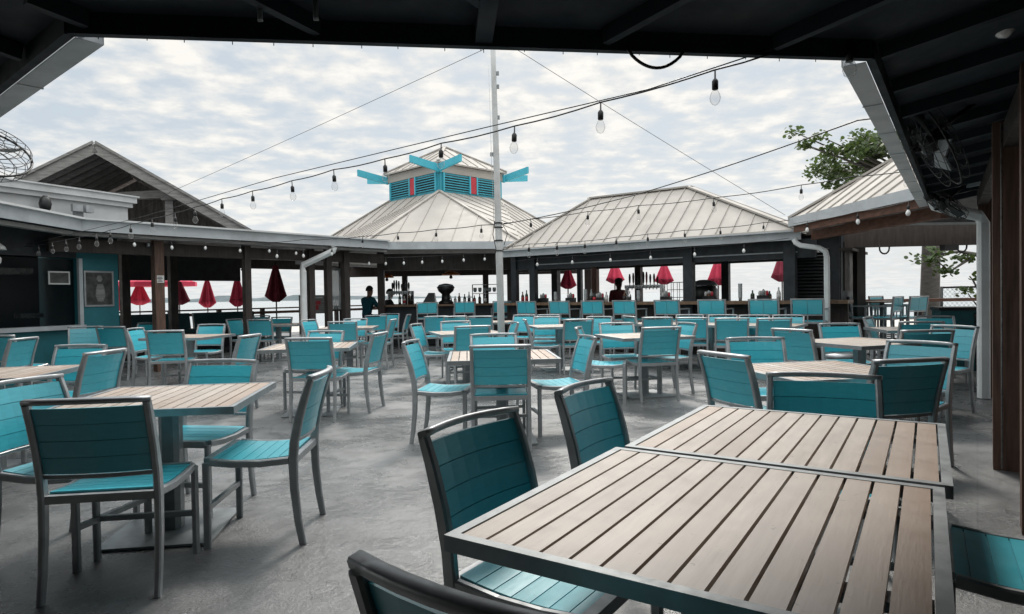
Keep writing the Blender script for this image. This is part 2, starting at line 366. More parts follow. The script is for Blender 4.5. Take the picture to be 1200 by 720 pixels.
chairs = [
 # rail x, rail y, facing azimuth, label
 (-.15, 2.17, 125, 'teal chair pushed in at the left edge of the largest foreground table'),
 (.32, 2.94, 125, 'teal chair left of the foreground pair, behind the nearest one on that side'),
 (-.055, .875, 33, 'nearest teal chair at the bottom edge, only its curved grey top rail showing'),
 (1.52, 3.14, -157, 'dark backed teal chair at the far end of the foreground pair of tables'),
 (1.88, 1.77, -57, 'teal chair at the right edge of the foreground tables, only its seat in view'),
 (2.34, 3.74, -11, 'teal chair seen from behind, right of the far end of the foreground tables'),
 (3.05, 4.77, -122, 'bright teal chair turned left, behind the dark one right of the foreground tables'),
 (1.40, 4.30, 69, 'teal chair turned right at the left corner of the table just beyond the foreground pair'),
 (2.07, 5.47, -175, 'teal chair facing the camera across the table just beyond the foreground pair'),
 (3.94, 6.06, 5, 'dark teal chair seen from behind at the right hand table near the white downspout'),
 (-3.31, 5.22, -87, 'bright teal chair turned left, between the left foreground table and the leftmost table'),
 (-2.67, 3.45, 100, 'teal chair cut by the left picture edge, turned to the left foreground table'),
 (-4.02, 5.97, -177, 'teal chair facing the camera on the far side of the leftmost table'),
 (-5.60, 7.35, -95, 'teal chair turned left in front of the snack bar window, behind the leftmost table'),
 (-6.50, 8.04, 5, 'teal chair at the left edge of the picture under the snack bar window'),
 (-7.0, 10.5, 150, 'small bright teal chair against the snack bar wall'),
 (-6.45, 10.25, 3, 'dark teal chair seen from behind below the framed poster'),
 (-5.62, 9.50, 88, 'bright teal chair turned right, before the brown post with the white notice'),
 (-6.70, 11.80, -165, 'teal chair facing the camera at the foot of the brown post with the white notice'),
 (-4.67, 8.58, -8, 'teal chair seen from behind at the table in front of the left arcade'),
 (-4.95, 10.55, -172, 'bright teal chair facing the camera behind the table in front of the left arcade'),
 (-5.75, 13.2, 105, 'teal chair turned right by the second arcade post from the snack bar'),
 (-5.03, 12.72, -6, 'teal chair seen from behind beside the second arcade post from the snack bar'),
 (-6.10, 15.60, -160, 'small teal chair at the back of the left arcade below the umbrella nearest the downspout'),
 (-5.05, 14.05, -172, 'teal chair facing the camera in the arcade, left of the white downspout'),
 (-2.95, 7.22, -85, 'bright teal chair seen from the side, turned left, left of the middle of the patio'),
 (-2.07, 6.47, 2, 'teal chair seen from behind right behind the left foreground table'),
 (-1.99, 4.40, -172, 'teal chair facing the camera on the far side of the left foreground table'),
 (-1.09, 3.66, -94, 'teal chair seen from the side at the right edge of the left foreground table'),
 (-1.83, 2.73, -8, 'large dark teal chair seen from behind at the left foreground table'),
 (-2.26, 7.78, -166, 'bright teal chair facing the camera just right of the foot of the white downspout'),
 (-1.48, 7.22, -82, 'teal chair seen edge on, turned left, standing alone in the open left of centre'),
 (-3.82, 11.95, 105, 'narrow bright teal chair turned right beside the foot of the white downspout'),
 (-2.87, 10.80, -6, 'teal chair seen from behind in front of the seated guest in teal'),
 (-2.98, 12.20, -172, 'bright teal chair facing the camera, left of the table before the seated guest in teal'),
 (-3.02, 14.20, -20, 'dark teal chair seen from behind right below the seated guest in teal'),
 (-2.95, 15.45, -172, 'bright teal chair facing the camera right below the seated guest in teal'),
 (-2.12, 11.48, -87, 'teal chair in pure side view turned left, before the dark front of the far bar'),
 (-2.33, 14.50, -88, 'teal chair in side view close to the dark front of the far bar'),
 (-1.42, 9.33, 100, 'teal chair seen edge on, turned right, left of the table before the mast'),
 (-.93, 5.76, 98, 'teal chair in side view turned right, left of the middle patio table'),
 (-1.52, 12.80, -12, 'teal chair seen from behind under the leftmost stool of the far bar'),
 (-1.12, 12.60, -24, 'teal chair, left one of two standing close seen from behind before the far bar'),
 (-.62, 12.35, 4, 'teal chair, right one of two standing close seen from behind before the far bar'),
 (-.90, 10.12, 166, 'bright teal chair facing the camera behind the table left of the mast'),
 (-.52, 8.42, -14, 'teal chair seen from behind just left of the foot of the mast'),
 (-.20, 6.63, 174, 'bright teal chair facing the camera on the far side of the middle table'),
 (-.10, 5.09, 0, 'dark teal chair seen from behind at the middle table'),
 (.72, 6.03, -102, 'bright teal chair in side view turned left at the right edge of the middle table'),
 (.05, 9.35, -100, 'bright teal chair edge on right behind the mast'),
 (.78, 7.63, 102, 'pale teal chair in side view turned right, left corner of the table right of centre'),
 (1.72, 7.36, -12, 'teal chair seen from behind at the table right of centre, seat in view'),
 (1.40, 8.62, 172, 'bright teal chair facing the camera behind the table right of centre'),
 (1.05, 10.08, -8, 'teal chair seen from behind at the table below the small brown bar post'),
 (1.52, 11.10, -150, 'bright teal chair turned toward the table below the small brown bar post from behind'),
 (2.00, 11.05, 72, 'bright teal chair turned right, left end of the long row of tables before the bar'),
 (2.34, 10.32, 14, 'teal chair seen from behind, leftmost of the near row along the long bar tables'),
 (.62, 11.45, -172, 'bright teal chair facing the camera, right of the mast before the second stool'),
 (.25, 12.70, -155, 'bright teal chair in the last row right of the mast, nearest to the mast'),
 (.72, 12.55, -155, 'bright teal chair in the last row right of the mast, second from the mast'),
 (.20, 10.40, 88, 'teal chair in side view turned right, close right of the mast'),
 (2.80, 9.98, 18, 'teal chair seen from behind, second from the left along the long bar tables'),
 (3.27, 9.52, 14, 'teal chair seen from behind, middle of the row along the long bar tables'),
 (3.78, 9.22, 10, 'teal chair seen from behind, rightmost of the row along the long bar tables'),
 (2.28, 8.30, -104, 'bright teal chair edge on at the right side of the table right of centre'),
 (3.14, 11.30, -155, 'bright teal chair facing the camera, leftmost of the far row along the long bar tables'),
 (3.62, 11.00, -160, 'bright teal chair facing the camera, second of the far row along the long bar tables'),
 (4.02, 10.62, -158, 'bright teal chair facing the camera, third of the far row along the long bar tables'),
 (4.48, 10.38, -150, 'bright teal chair facing the camera, right end of the far bar table row'),
 (2.86, 6.58, 62, 'bright teal chair turned right, left corner of the right hand table before the downspout'),
 (3.84, 7.53, 179, 'teal chair facing the camera behind the second table back on the right'),
 (5.05, 9.11, 130, 'small shaded teal chair in side view before the high stools'),
 (4.90, 7.65, 12, 'dark teal chair seen from behind just in front of the grey drum'),
 (6.00, 9.10, -160, 'bright teal chair facing the camera in front of the dark teal bin'),
 (4.63, 6.69, -112, 'bright teal chair turned left beside the right downspout, its rear leg in full view'),
]
def chair_origin(x, y, az):
    o = Vector((x, y, 0)) + d2(az)*RAIL
    return (o.x, o.y, 0)
proto = None
for (x, y, az, lb) in chairs:
    if y < 4.6: x *= .962; y *= .962
    jit = random.uniform(-1.5, 1.5) if y > 5 else 0
    if proto is None: proto = make_chair(lb, chair_origin(x, y, az), az); proto.scale = (1.02, 1.02, 1.02)
    else: dup(proto, chair_origin(x, y, az+jit), az+jit, lb)

# ------------------------------------------------------------------ tables
S = .93
def make_table(label, loc, az):
    t = thing('slat_table', label, 'table', loc, az, 'slat top patio tables')
    h = S/2; m = MB()
    for s in (-1, 1):
        m.bar((s*(h-.013), -h, .7275), (s*(h-.013), h, .7275), .026, .036)
        m.bar((-h+.026, s*(h-.013), .7275), (h-.026, s*(h-.013), .7275), .026, .036)
    m.build('table_frame', M['alu_dark'], t, .003)
    m = MB(); w = S-.054; n = 13; p = w/n
    for i in range(n):
        x0 = -w/2+i*p+.0042; x1 = -w/2+(i+1)*p-.0042
        m.box(((x0+x1)/2, 0, .735), (x1-x0, w, .018))
    m.build('slat_top', M['wood'], t, .002)
    m = MB()
    for y in (-.25, .25): m.box((0, y, .715), (w, .05, .02))
    m.box((0, 0, .697), (.42, .42, .012)); m.build('top_brace', M['alu_dark'], t)
    m = MB(); m.sweep([(0, 0, .016), (0, 0, .69)], (.105, .105)); m.build('pedestal', M['alu_dark'], t)
    m = MB(); m.box((0, 0, .010), (.56, .56, .012))
    for s in (-1, 1):
        for u in (-1, 1): m.lathe((s*.25, u*.25, 0), [(.02, 0), (.02, .005)], 8)
    m.build('base_plate', M['alu_dark'], t, .003)
    return t
tables = [
 (.485, 1.535, 33, 'largest foreground slat table cut by the bottom edge, weathered wood in a grey frame'),
 (1.022, 2.325, 33, 'slat table butted against the far edge of the large foreground table'),
 (2.02, 4.22, -10, 'pale slat table just beyond the far end of the foreground pair, on the right'),
 (3.50, 6.45, -18, 'pale slat table on the right, second beyond the foreground pair'),
 (-1.90, 3.53, -8, 'slat table at the left in the foreground with its square pedestal in full view'),
 (-3.95, 4.86, -12, 'slat table cut by the left edge, just behind the left foreground table'),
 (-4.78, 9.45, 6, 'slat table standing before the left arcade and its brown posts'),
 (-2.24, 7.10, -8, 'slat table at the foot of the white downspout on the left'),
 (-.10, 5.64, -4, 'slat table in the middle of the patio, half hidden behind one chair'),
 (1.62, 7.95, -14, 'slat table right of centre with a pale corner sticking out to the left'),
 (-2.92, 11.45, -5, 'small looking slat table before the seated guest in teal'),
 (-.68, 9.30, -18, 'slat table just left of the mast'),
 (-4.88, 13.35, -8, 'slat table inside the left arcade, left of the white downspout'),
 (.78, 10.75, -10, 'slat table before the small brown bar post, right of the mast'),
 (-.45, 12.9, 10, 'far slat table close before the far bar, just left of the mast'),
 (2.52, 11.05, 36, 'slat table at the left end of the long row before the bar'),
 (3.26, 10.50, 36, 'slat table in the middle of the long row before the bar'),
 (4.00, 9.95, 36, 'slat table at the right end of the long row before the bar'),
 (5.25, 8.36, 12, 'slat table under the right hand roof beside the dark teal chair'),
]
tp = None
for (x, y, az, lb) in tables:
    if tp is None: tp = make_table(lb, (x, y, 0), az)
    else: dup(tp, (x, y, 0), az, lb)

# ------------------------------------------------------------------ bar stools
def make_stool(label, loc, az):
    t = thing('bar_stool', label, 'bar stool', loc, az, 'teal bar stools')
    A = M['alu']; w = .25
    for s in (-1, 1):
        MB().sweep([(s*w, -.25, 0), (s*w, -.235, .3), (s*w, -.225, .72), (s*w, -.235, .88), (s*w, -.265, 1.11)], (.028, .036)).build('rear_leg', A, t)
        MB().sweep([(s*w, .22, 0), (s*w, .21, .4), (s*w, .205, .94)], (.028, .034)).build('front_leg', A, t)
        MB().bar((s*w, .225, .95), (s*w, -.235, .95), .034, .022).build('armrest', A, t)
    m = MB(); m.box((0, .205, .72), (.472, .03, .034)); m.box((0, -.225, .72), (.472, .03, .034))
    for s in (-1, 1): m.bar((s*w, -.207, .72), (s*w, .19, .72), .026, .034)
    m.build('seat_frame', A, t)
    m = MB()
    for i in range(6): m.box((0, -.175+i*.07, .741), (.47, .066, .014))
    m.build('seat', M['teal'], t, .002)
    m = MB(); m.bar((-w+.014, .21, .28), (w-.014, .21, .28), .03, .03)
    for s in (-1, 1): m.bar((s*w, -.225, .34), (s*w, .195, .34), .02, .024)
    m.build('footrest', A, t)
    m = MB()
    for s in (-1, 1):
        m.hexa([(.115*s-.112, -.240-.008, .865), (.115*s+.112, -.240-.008, .865), (.115*s+.112, -.240+.006, .865), (.115*s-.112, -.240+.006, .865),
                (.115*s-.112, -.266-.008, 1.105), (.115*s+.112, -.266-.008, 1.105), (.115*s+.112, -.266+.006, 1.105), (.115*s-.112, -.266+.006, 1.105)])
    m.build('backrest', M['teal'], t, .002)
    m = MB(); m.bar((-.264, -.266, 1.12), (.264, -.266, 1.12), .03, .022); m.build('top_rail', A, t); m = MB(); m.bar((-.236, -.236, .85), (.236, -.236, .85), .018, .02)
    m.build('back_rail', A, t); m = MB(); m.bar((0, -.228, .735), (0, -.237, .842), .02, .014)
    m.build('back_stay', A, t)
    return t
NB = Vector((.59, .81, 0)); TB = Vector((.81, -.59, 0)); AZB = 36.07
def bar_pt(q, s, z=0): p = NB*q+TB*s; return Vector((p.x, p.y, z))
stools = [(-8.06, 'second'), (-7.21, 'third'), (-6.41, 'fourth'), (-5.68, 'fifth'), (-4.79, 'sixth'), (-3.94, 'seventh'), (-3.02, 'eighth'), (-2.33, 'ninth')]
where = ['teal bar stool right of the mast, left end of the long right hand bar', 'teal bar stool in front of the closed red umbrella nearest the mast', 'teal bar stool in front of the light brown bar post',
         'teal bar stool in front of the bartender in maroon', 'teal bar stool in front of the steel tap tower', 'teal bar stool in front of the round black grill dome on the bar',
         'teal bar stool in front of the widest clear opening of the bar', 'teal bar stool in front of the louvred hut at the right end of the bar']
sp = None
for (s, _), lb in zip(stools, where):
    p = bar_pt(11.86, s); az = AZB+random.uniform(-3, 3)
    if sp is None: sp = make_stool(lb, p, az)
    else: dup(sp, p, az, lb)
for x, lb in ((-2.12, 'teal bar stool at the far bar, left of the copper dome machine'), (-1.20, 'teal bar stool at the far bar, in front of its glass rack'), (-.25, 'teal bar stool at the far bar, half hidden by the mast')):
    dup(sp, (x, 16.0, 0), -8, lb)
hs = [(6.74, 12.3, 108, 'high teal stool seen from the side, leftmost of the four at the sea opening'), (6.86, 11.85, -42, 'dark backed high stool second from the left at the sea opening'),
      (7.52, 12.75, 148, 'bright backed high teal stool facing the patio between the dark backed ones'), (7.34, 11.95, -25, 'dark backed high stool, rightmost at the sea opening')]
for x, y, az, lb in hs: dup(sp, (x, y, 0), az, lb)
t = thing('high_table', 'small high table among the stools at the sea opening', 'table', (7.12, 12.32, 0), 10)
MB().box((0, 0, 1.02), (.6, .6, .03)).build('table_top', M['barwood'], t, .004)
MB().tube([(0, 0, .02), (0, 0, 1.0)], .04, 10).build('pedestal', M['alu_dark'], t)
MB().lathe((0, 0, 0), [(.26, 0), (.26, .015), (.06, .03)], 16).build('base_plate', M['alu_dark'], t)
# ------------------------------------------------------------------ ground, sea
def struct(mb, name, mat): return tag(mb.build(name, mat), kind='structure')
m = MB(); q = [m.v(p) for p in ((-16, -9, 0), (17, -9, 0), (17, 13.2, 0), (9, 19.5, 0), (2, 25, 0), (-5.5, 25.5, 0), (-15, 22.0, 0), (-17, 10, 0))]; m.f(q)
struct(m, 'patio_floor', M['concrete'])
m = MB(); q = [m.v(p) for p in ((-120, -120, -.16), (120, -120, -.16), (120, 28, -.16), (40, 32, -.16), (-10, 33, -.16), (-120, 46, -.16))]; m.f(q)
struct(m, 'beach', M['sand'])
m = MB(); q = [m.v(p) for p in ((-6000, -6000, -.5), (6000, -6000, -.5), (6000, 6000, -.5), (-6000, 6000, -.5))]; m.f(q)
struct(m, 'sea', M['water'])
# far shore: a low ridge of scrub across the bay
m = MB(); prev = None; rnd = random.Random(3)
for i in range(61):
    x = -760+i*12; y = 640+.12*x+rnd.uniform(-6, 6)
    h = (2.0+rnd.uniform(0, 3.0))*min(1, (61-i)/14)+.3
    row = [m.v((x, y-14, -.6)), m.v((x, y-6, h*.6)), m.v((x, y, h)), m.v((x, y+16, -.6))]
    if prev:
        for a in range(3): m.f([prev[a], row[a], row[a+1], prev[a+1]])
    prev = row
struct(m, 'far_shore', M['landgreen'])

# ------------------------------------------------------------------ roof helpers
def plane_of(poly):
    a, b, c = (Vector(p) for p in poly[:3]); n = (b-a).cross(c-a).normalized()
    return a, (n if n.z > 0 else -n)
def zat(poly, x, y):
    a, n = plane_of(poly); return a.z-(n.x*(x-a.x)+n.y*(y-a.y))/n.z
def clip_line(poly, p, d):
    ts = []; n = len(poly)
    for i in range(n):
        a = Vector(poly[i]).to_2d(); b = Vector(poly[(i+1) % n]).to_2d(); e = b-a
        den = d.x*e.y-d.y*e.x
        if abs(den) < 1e-9: continue
        t = ((a.x-p.x)*e.y-(a.y-p.y)*e.x)/den; u = ((a.x-p.x)*d.y-(a.y-p.y)*d.x)/den
        if -1e-6 <= u <= 1+1e-6: ts.append(t)
    return (min(ts), max(ts)) if len(ts) > 1 else None
def lines_on(poly, d, spacing, inset=.02):
    """lines running along plan direction d over the polygon"""
    d = Vector(d).to_2d().normalized(); e = Vector((-d.y, d.x))
    us = [Vector(p).to_2d().dot(e) for p in poly]; u = math.floor(min(us)/spacing)*spacing+spacing*.5
    out = []
    while u < max(us):
        c = clip_line(poly, e*u, d)
        if c and c[1]-c[0] > .25:
            a = e*u+d*(c[0]+inset); b = e*u+d*(c[1]-inset)
            out.append((Vector((a.x, a.y, zat(poly, a.x, a.y))), Vector((b.x, b.y, zat(poly, b.x, b.y)))))
        u += spacing
    return out
def seam_roof(mb, poly, d, spacing=.42, t=.06, rib=(.014, .020)):
    mb.slab(poly, t)
    _, n = plane_of(poly)
    for a, b in lines_on(poly, d, spacing): mb.bar(a+n*.012, b+n*.012, rib[0], rib[1], n)
def ridge_cap(mb, a, b, w=.14):
    a = Vector(a); b = Vector(b); mb.bar(a+Vector((0, 0, .012)), b+Vector((0, 0, .012)), w, .035)

# ------------------------------------------------------------------ the roof we stand under
W = thing('covered_walkway', 'dark navy roof overhead with open rafters and a pale gutter framing the sky', 'covered walkway', (0, 3, 0))
Wl = Vector((0, 3, 0))
def loc_build(mb, name, mat, parent, base, bevel=0):
    o = mb.build(name, mat, parent, bevel); o.location = -Vector(base); return o
N1 = Vector((-1.67, 2.46)); N2 = Vector((1.615, 2.87)); E0 = Vector((-6.5, 6.40)); RE = Vector((5.22, 7.98))
N1o = Vector((-3.82, -4.83)); N2o = Vector((5.33, -3.7)); E0o = Vector((-11, 1.1)); REo = Vector((10.9, 3.85))
ZE, ZO = 2.40, 3.55
def p3(v, z): return (v.x, v.y, z)
panels = [[p3(N1, ZE), p3(N1o, ZO), p3(N2o, ZO), p3(N2, ZE)], [p3(N2, ZE), p3(N2o, ZO), p3(REo, ZO), p3(RE, ZE)], [p3(E0, ZE), p3(E0o, ZO), p3(N1o, ZO), p3(N1, ZE)]]
for k, poly in enumerate(panels):
    loc_build(MB().slab(poly, .03), 'ceiling', M['navy'], W, Wl)
dn = Vector((0, 0, .062))
for poly, d, sp in ((panels[1], (.81, -.59), .61), (panels[2], (-.64, -.77), .61)):
    for a, b in lines_on(poly, d, sp, .03):
        loc_build(MB().bar(a-dn, b-dn, .04, .065), 'rafter', M['navy'], W, Wl)
pa = panels[0]; midb = Vector((-.1, 2.655)); mido = Vector((.75, -4.26))
left_half = [pa[0], pa[1], p3(mido, ZO), p3(midb, ZE)]; right_half = [p3(midb, ZE), p3(mido, ZO), pa[2], pa[3]]
for poly, d in ((left_half, d2(37)), (right_half, d2(-43))):
    for a, b in lines_on(poly, d, .61, .03): loc_build(MB().bar(a-dn, b-dn, .04, .065), 'rafter', M['navy'], W, Wl)
loc_build(MB().bar(Vector(p3(midb, ZE))-dn, Vector(p3(mido, ZO))-dn, .07, .075), 'hip_beam', M['navy'], W, Wl)
def edge_board(a, b, z0, z1, t, mat, name, out=0):
    a = Vector((a.x, a.y, (z0+z1)/2)); b = Vector((b.x, b.y, (z0+z1)/2))
    return loc_build(MB().bar(a, b, t, z1-z0), name, mat, W, Wl)
for a, b in ((N1, N2), (N2, RE), (E0, N1)): edge_board(a, b, 2.29, 2.42, .035, M['navy'], 'fascia')
m = MB().tube([(0, 0, 0), (0, 0, -.016)], .0018, 5).build('hook', M['wire'], W); m.location = Vector((-.1, 2.68, 2.295))-Wl; HK = m.data   # drip nails and hooks along the near edge
for i in range(20):
    p = N1.lerp(N2, (i+.5)/20+random.uniform(-.006, .006)); h_ = bpy.data.objects.new('hook', HK); COL.objects.link(h_); h_.parent = W; h_.location = Vector((p.x, p.y+.02, 2.295+random.uniform(0, .008)))-Wl
def gutter(a, b, inward, z0=2.285, w=.095, h=.10):
    m = MB(); i = Vector((inward[0], inward[1], 0)).normalized()
    a = Vector((a.x, a.y, z0)); b = Vector((b.x, b.y, z0)); c = i*(w/2+.019)
    m.bar(a+c, b+c, w, .004)                                         # bottom
    m.bar(a+i*(w+.02)+Vector((0, 0, h/2)), b+i*(w+.02)+Vector((0, 0, h/2)), .004, h)
    m.bar(a+i*(w+.018)+Vector((0, 0, h)), b+i*(w+.018)+Vector((0, 0, h)), .018, .014)
    L = (b-a).length; n = int(L/.75); t = (b-a).normalized()
    for k in range(1, n): m.bar(a+t*(L*k/n)+i*.02-Vector((0, 0, .002)), a+t*(L*k/n)+i*(w+.025)-Vector((0, 0, .002)), .012, .008)
    return loc_build(m, 'gutter', M['gutter'], W, Wl)
gutter(N2, RE, (-.81, .59)); gutter(E0, N1, (.64, .77))
m = MB(); a = Vector((4.80, 7.28, 2.27))
m.sweep([a, a+Vector((.02, .01, -.06)), a+Vector((.25, .0, -.13)), a+Vector((.50, -.02, -.19)), a+Vector((.55, -.02, -.27)), a+Vector((.55, -.02, -2.26))], (.115, .10), (.95, -.3, 0))
loc_build(m, 'downspout', M['downpipe'], W, Wl)
for x, y, w in ((5.50, 7.42, .15), (3.46, 4.45, .19), (2.72, 3.27, .19)):
    loc_build(MB().box((x, y, 1.2), (w, w, 2.4), 36), 'post', M['brownwood'], W, Wl, .006)
m = MB(); m.tube([(2.595, 3.20, .02), (2.595, 3.20, 2.40)], .008, 8); m.tube([(3.345, 4.37, .02), (3.345, 4.37, 2.38)], .006, 8); loc_build(m, 'conduit', M['greywood'], W, Wl)
loc_build(MB().bar((2.2, 2.55, 2.30), (5.5, 7.48, 2.30), .10, .16), 'beam', M['darkwood'], W, Wl)
for x in (-.93, -.72):
    loc_build(MB().tube([(x*.98, 2.38, 2.42), (x*.98, 2.38, 2.305), (x*.98, 2.385, 2.295)], .010, 8), 'conduit_stub', M['alu_dark'], W, Wl)
m = MB(); pts = []
for i in range(15):
    u = i/14; pts.append((.50+.24*u, 2.68+.03*u, 2.285-.075*math.sin(math.pi*u)**.7))
loc_build(m.tube(pts, .007, 7), 'cable_loop', M['wire'], W, Wl)
# walls added behind and on the right to block light from the open sides
BW = thing('light_block_wall', 'dark board wall added behind and right of the walkway to block light', 'wall', (7, 3, 0))
m = MB()
for a, b in ((Vector((7.6, 5.6)), Vector((5.0, 1.4))), (Vector((5.0, 1.4)), Vector((5.1, -3.6))), (Vector((5.1, -3.6)), Vector((-3.7, -4.7))), (Vector((-3.7, -4.7)), Vector((-10.8, 1.0)))):
    m.bar((a.x, a.y, 1.7), (b.x, b.y, 1.7), .1, 3.4)
loc_build(m, 'light_block_boards', M['darkwood'], BW, (7, 3, 0))

# ------------------------------------------------------------------ left arcade
A0 = Vector((-6.8, 10.15)); A1 = Vector((-2.9, 15.05)); DA = (A1-A0).normalized(); NA = Vector((-DA.y, DA.x))
def ar(k, o, z=0): p = A0+DA*k+NA*o; return Vector((p.x, p.y, z))
AR = thing('arcade', 'long low arcade along the left with white fascia, dark ceiling and brown posts', 'arcade', (-7, 14, 0)); AB = (-7, 14, 0)
LA = (A1-A0).length
loc_build(MB().slab([ar(LA+.02, .03, 2.58), ar(LA+4.6, 8, 2.66), ar(-1.6, 8, 2.66), ar(0, .03, 2.58)], .08), 'roof', M['black'], AR, AB)
C0 = Vector((-6.62, 7.6)); C1 = Vector((-6.5, 5.6))
loc_build(MB().slab([(-6.83, 10.12, 2.58), (-9.5, 12.5, 2.62), (-11.2, 9, 2.66), (-10.4, 5.5, 2.62), (-6.55, 5.5, 2.58), (-6.67, 7.6, 2.58)], .08), 'roof', M['black'], AR, AB)
m = MB(); h0, h1 = 2.40, 2.585
def fasc(m, a, b, w=.03): m.bar((a.x, a.y, (h0+h1)/2), (b.x, b.y, (h0+h1)/2), w, h1-h0)
fasc(m, A0, A1); fasc(m, Vector((-6.55, 5.4)), A0); loc_build(m, 'fascia', M['gutter'], AR, AB)
m = MB()
for a, b in ((A0, A1), (Vector((-6.55, 5.4)), A0)):
    n_ = (b-a).normalized(); i = Vector((n_.y, -n_.x))*.05
    m.bar((a.x+i.x, a.y+i.y, h1+.005), (b.x+i.x, b.y+i.y, h1+.005), .09, .03)
loc_build(m, 'drip_edge', M['white'], AR, AB)
m = MB(); m.bar(ar(-.2, .14, 2.36), ar(LA+.05, .14, 2.36), .12, .06); m.bar((-6.72, 5.6, 2.36), (-6.94, 10.1, 2.36), .12, .06); loc_build(m, 'soffit_trim', M['greywood'], AR, AB)
m = MB(); m.bar(ar(-.3, .55, 2.20), ar(LA+.3, .55, 2.20), .14, .22); loc_build(m, 'beam', M['darkwood'], AR, AB)
for k, o, w, mt in ((1.342, .5, .16, 'brownwood'), (3.03, .5, .13, 'darkwood'), (4.50, .5, .14, 'darkwood'), (4.95, .5, .13, 'darkwood'), (5.42, .5, .15, 'darkwood'),
                    (1.91, 3.5, .16, 'darkwood'), (2.91, 3.5, .16, 'darkwood'), (-2.6, 1.0, .14, 'brownwood')):
    p = ar(k, o); loc_build(MB().box((p.x, p.y, 1.25), (w, w, 2.5), 38), 'post', M[mt], AR, AB, .006)
m = MB(); m.bar(ar(-2.5, 7.9, 2.22), ar(6.9, 7.9, 2.22), .1, .72); loc_build(m, 'valance', M['black'], AR, AB)
m = MB(); m.bar(ar(6.9, 7.9, 2.42), ar(11.2, 7.9, 2.42), .1, .30); m.bar(ar(6.95, 7.84, 2.2), ar(7.35, 7.84, 2.42), .09, .10); loc_build(m, 'valance', M['darkwood'], AR, AB)
p = ar(4.22, .35); a = ar(4.75, -.03, 2.38)
m = MB(); m.sweep([a, a+Vector((-.02, 0, -.09)), Vector((p.x, p.y, 1.98)), Vector((p.x, p.y, 1.85)), Vector((p.x, p.y, .02))], (.13, .10), (.62, .78, 0))
loc_build(m, 'downspout', M['downpipe'], AR, AB)
p = ar(1.342, .41, 2.36)
loc_build(MB().box((p.x-.15, p.y-.1, 2.26), (.26, .03, .05), 52), 'vent', M['gutter'], AR, AB)
# notice on the brown post
pn = ar(1.342, .412)
nt_ = thing('notice', 'small white notice nailed to the brown arcade post', 'sign', (pn.x, pn.y, 1.66), 142)
MB().box((0, 0, 0), (.13, .008, .13)).build('board', M['paper'], nt_)
m = MB()
for z, w in ((.035, .07), (.01, .09), (-.015, .05), (-.038, .08)): m.box((0, .0055, z), (w, .002, .012))
m.build('lettering', M['ink'], nt_)
# booths along the outer side
bp = None
for i, (k, lb) in enumerate(((1.6, 'dark teal booth bench at the back of the arcade, beside the snack bar wall'), (3.5, 'dark teal booth bench at the back of the arcade, middle of the three'), (5.35, 'dark teal booth bench at the back of the arcade, farthest along the railing'))):
    p = ar(k, 5.7); az = 128
    if bp is None:
        bp = thing('booth_bench', lb, 'bench', p, az, 'booth benches in the arcade')
        MB().box((0, .1, .22), (1.75, .5, .44)).build('base', M['black'], bp)
        MB().box((0, .12, .48), (1.75, .52, .09)).build('seat', M['booth'], bp, .02)
        MB().hexa([(-.875, -.24, .5), (.875, -.24, .5), (.875, -.12, .5), (-.875, -.12, .5), (-.875, -.30, .93), (.875, -.30, .93), (.875, -.21, .93), (-.875, -.21, .93)]).build('backrest', M['booth'], bp, .02)
    else: dup(bp, p, az, lb)
# deck railing
RL = thing('deck_railing', 'brown wooden deck railing behind the arcade, above the pale water', 'railing', (-9, 20, 0)); RB = (-9, 20, 0)
rp = [ar(-3, 8.5), ar(2.5, 8.5), ar(7.5, 8.5), ar(12, 8.5), ar(15, 8.5)]
m = MB()
for a, b in zip(rp, rp[1:]):
    m.bar((a.x, a.y, .96), (b.x, b.y, .96), .14, .045); m.bar((a.x, a.y, .82), (b.x, b.y, .82), .04, .09)
loc_build(m, 'handrail', M['redwood'], RL, RB)
for i in range(12):
    k = -2.5+i*1.5; p = ar(k, 8.5); loc_build(MB().box((p.x, p.y, .47), (.12, .12, .94), 38), 'post', M['darkwood'], RL, RB)
# sign by the clear curtain
p = ar(6.6, 4.2, 0)
sg = thing('patio_sign', 'grey board with a red badge shape beside the clear curtain', 'sign', (-5.0, 16.0, 0), 165)
MB().tube([(0, 0, 0), (0, 0, .9)], .02, 8).build('stand', M['alu_dark'], sg)
MB().box((0, 0, 1.12), (.62, .03, .46)).build('board', M['greywood'], sg, .004)
m = MB(); m.box((-.08, .018, 1.16), (.26, .006, .10)); m.box((-.08, .018, 1.04), (.16, .006, .12)); m.build('badge', M['red'], sg)
m = MB(); m.box((-.06, .018, 1.29), (.4, .006, .04)); m.build('lettering', M['paper'], sg)
# clear curtain
m = MB(); n = 14
a = Vector((-4.50, 15.6)); b = Vector((-4.10, 15.9)); vs = []
a = Vector((-4.64, 16.1)); b = Vector((-4.18, 15.92))
for i in range(n+1):
    p = a.lerp(b, i/n); w = .02*math.sin(i*1.7); vs.append([m.v((p.x, p.y+w, .98)), m.v((p.x, p.y+w*.5, 1.98+.1*(1-i/n)))])
for u, v in zip(vs, vs[1:]): m.f([u[0], v[0], v[1], u[1]], True)
cu = m.build('vinyl_curtain', M['plastic']); tag(cu, 'clear plastic weather curtain hanging between two dark posts left of the bar', 'curtain')
sol = cu.modifiers.new('thickness', 'SOLIDIFY'); sol.thickness = .004

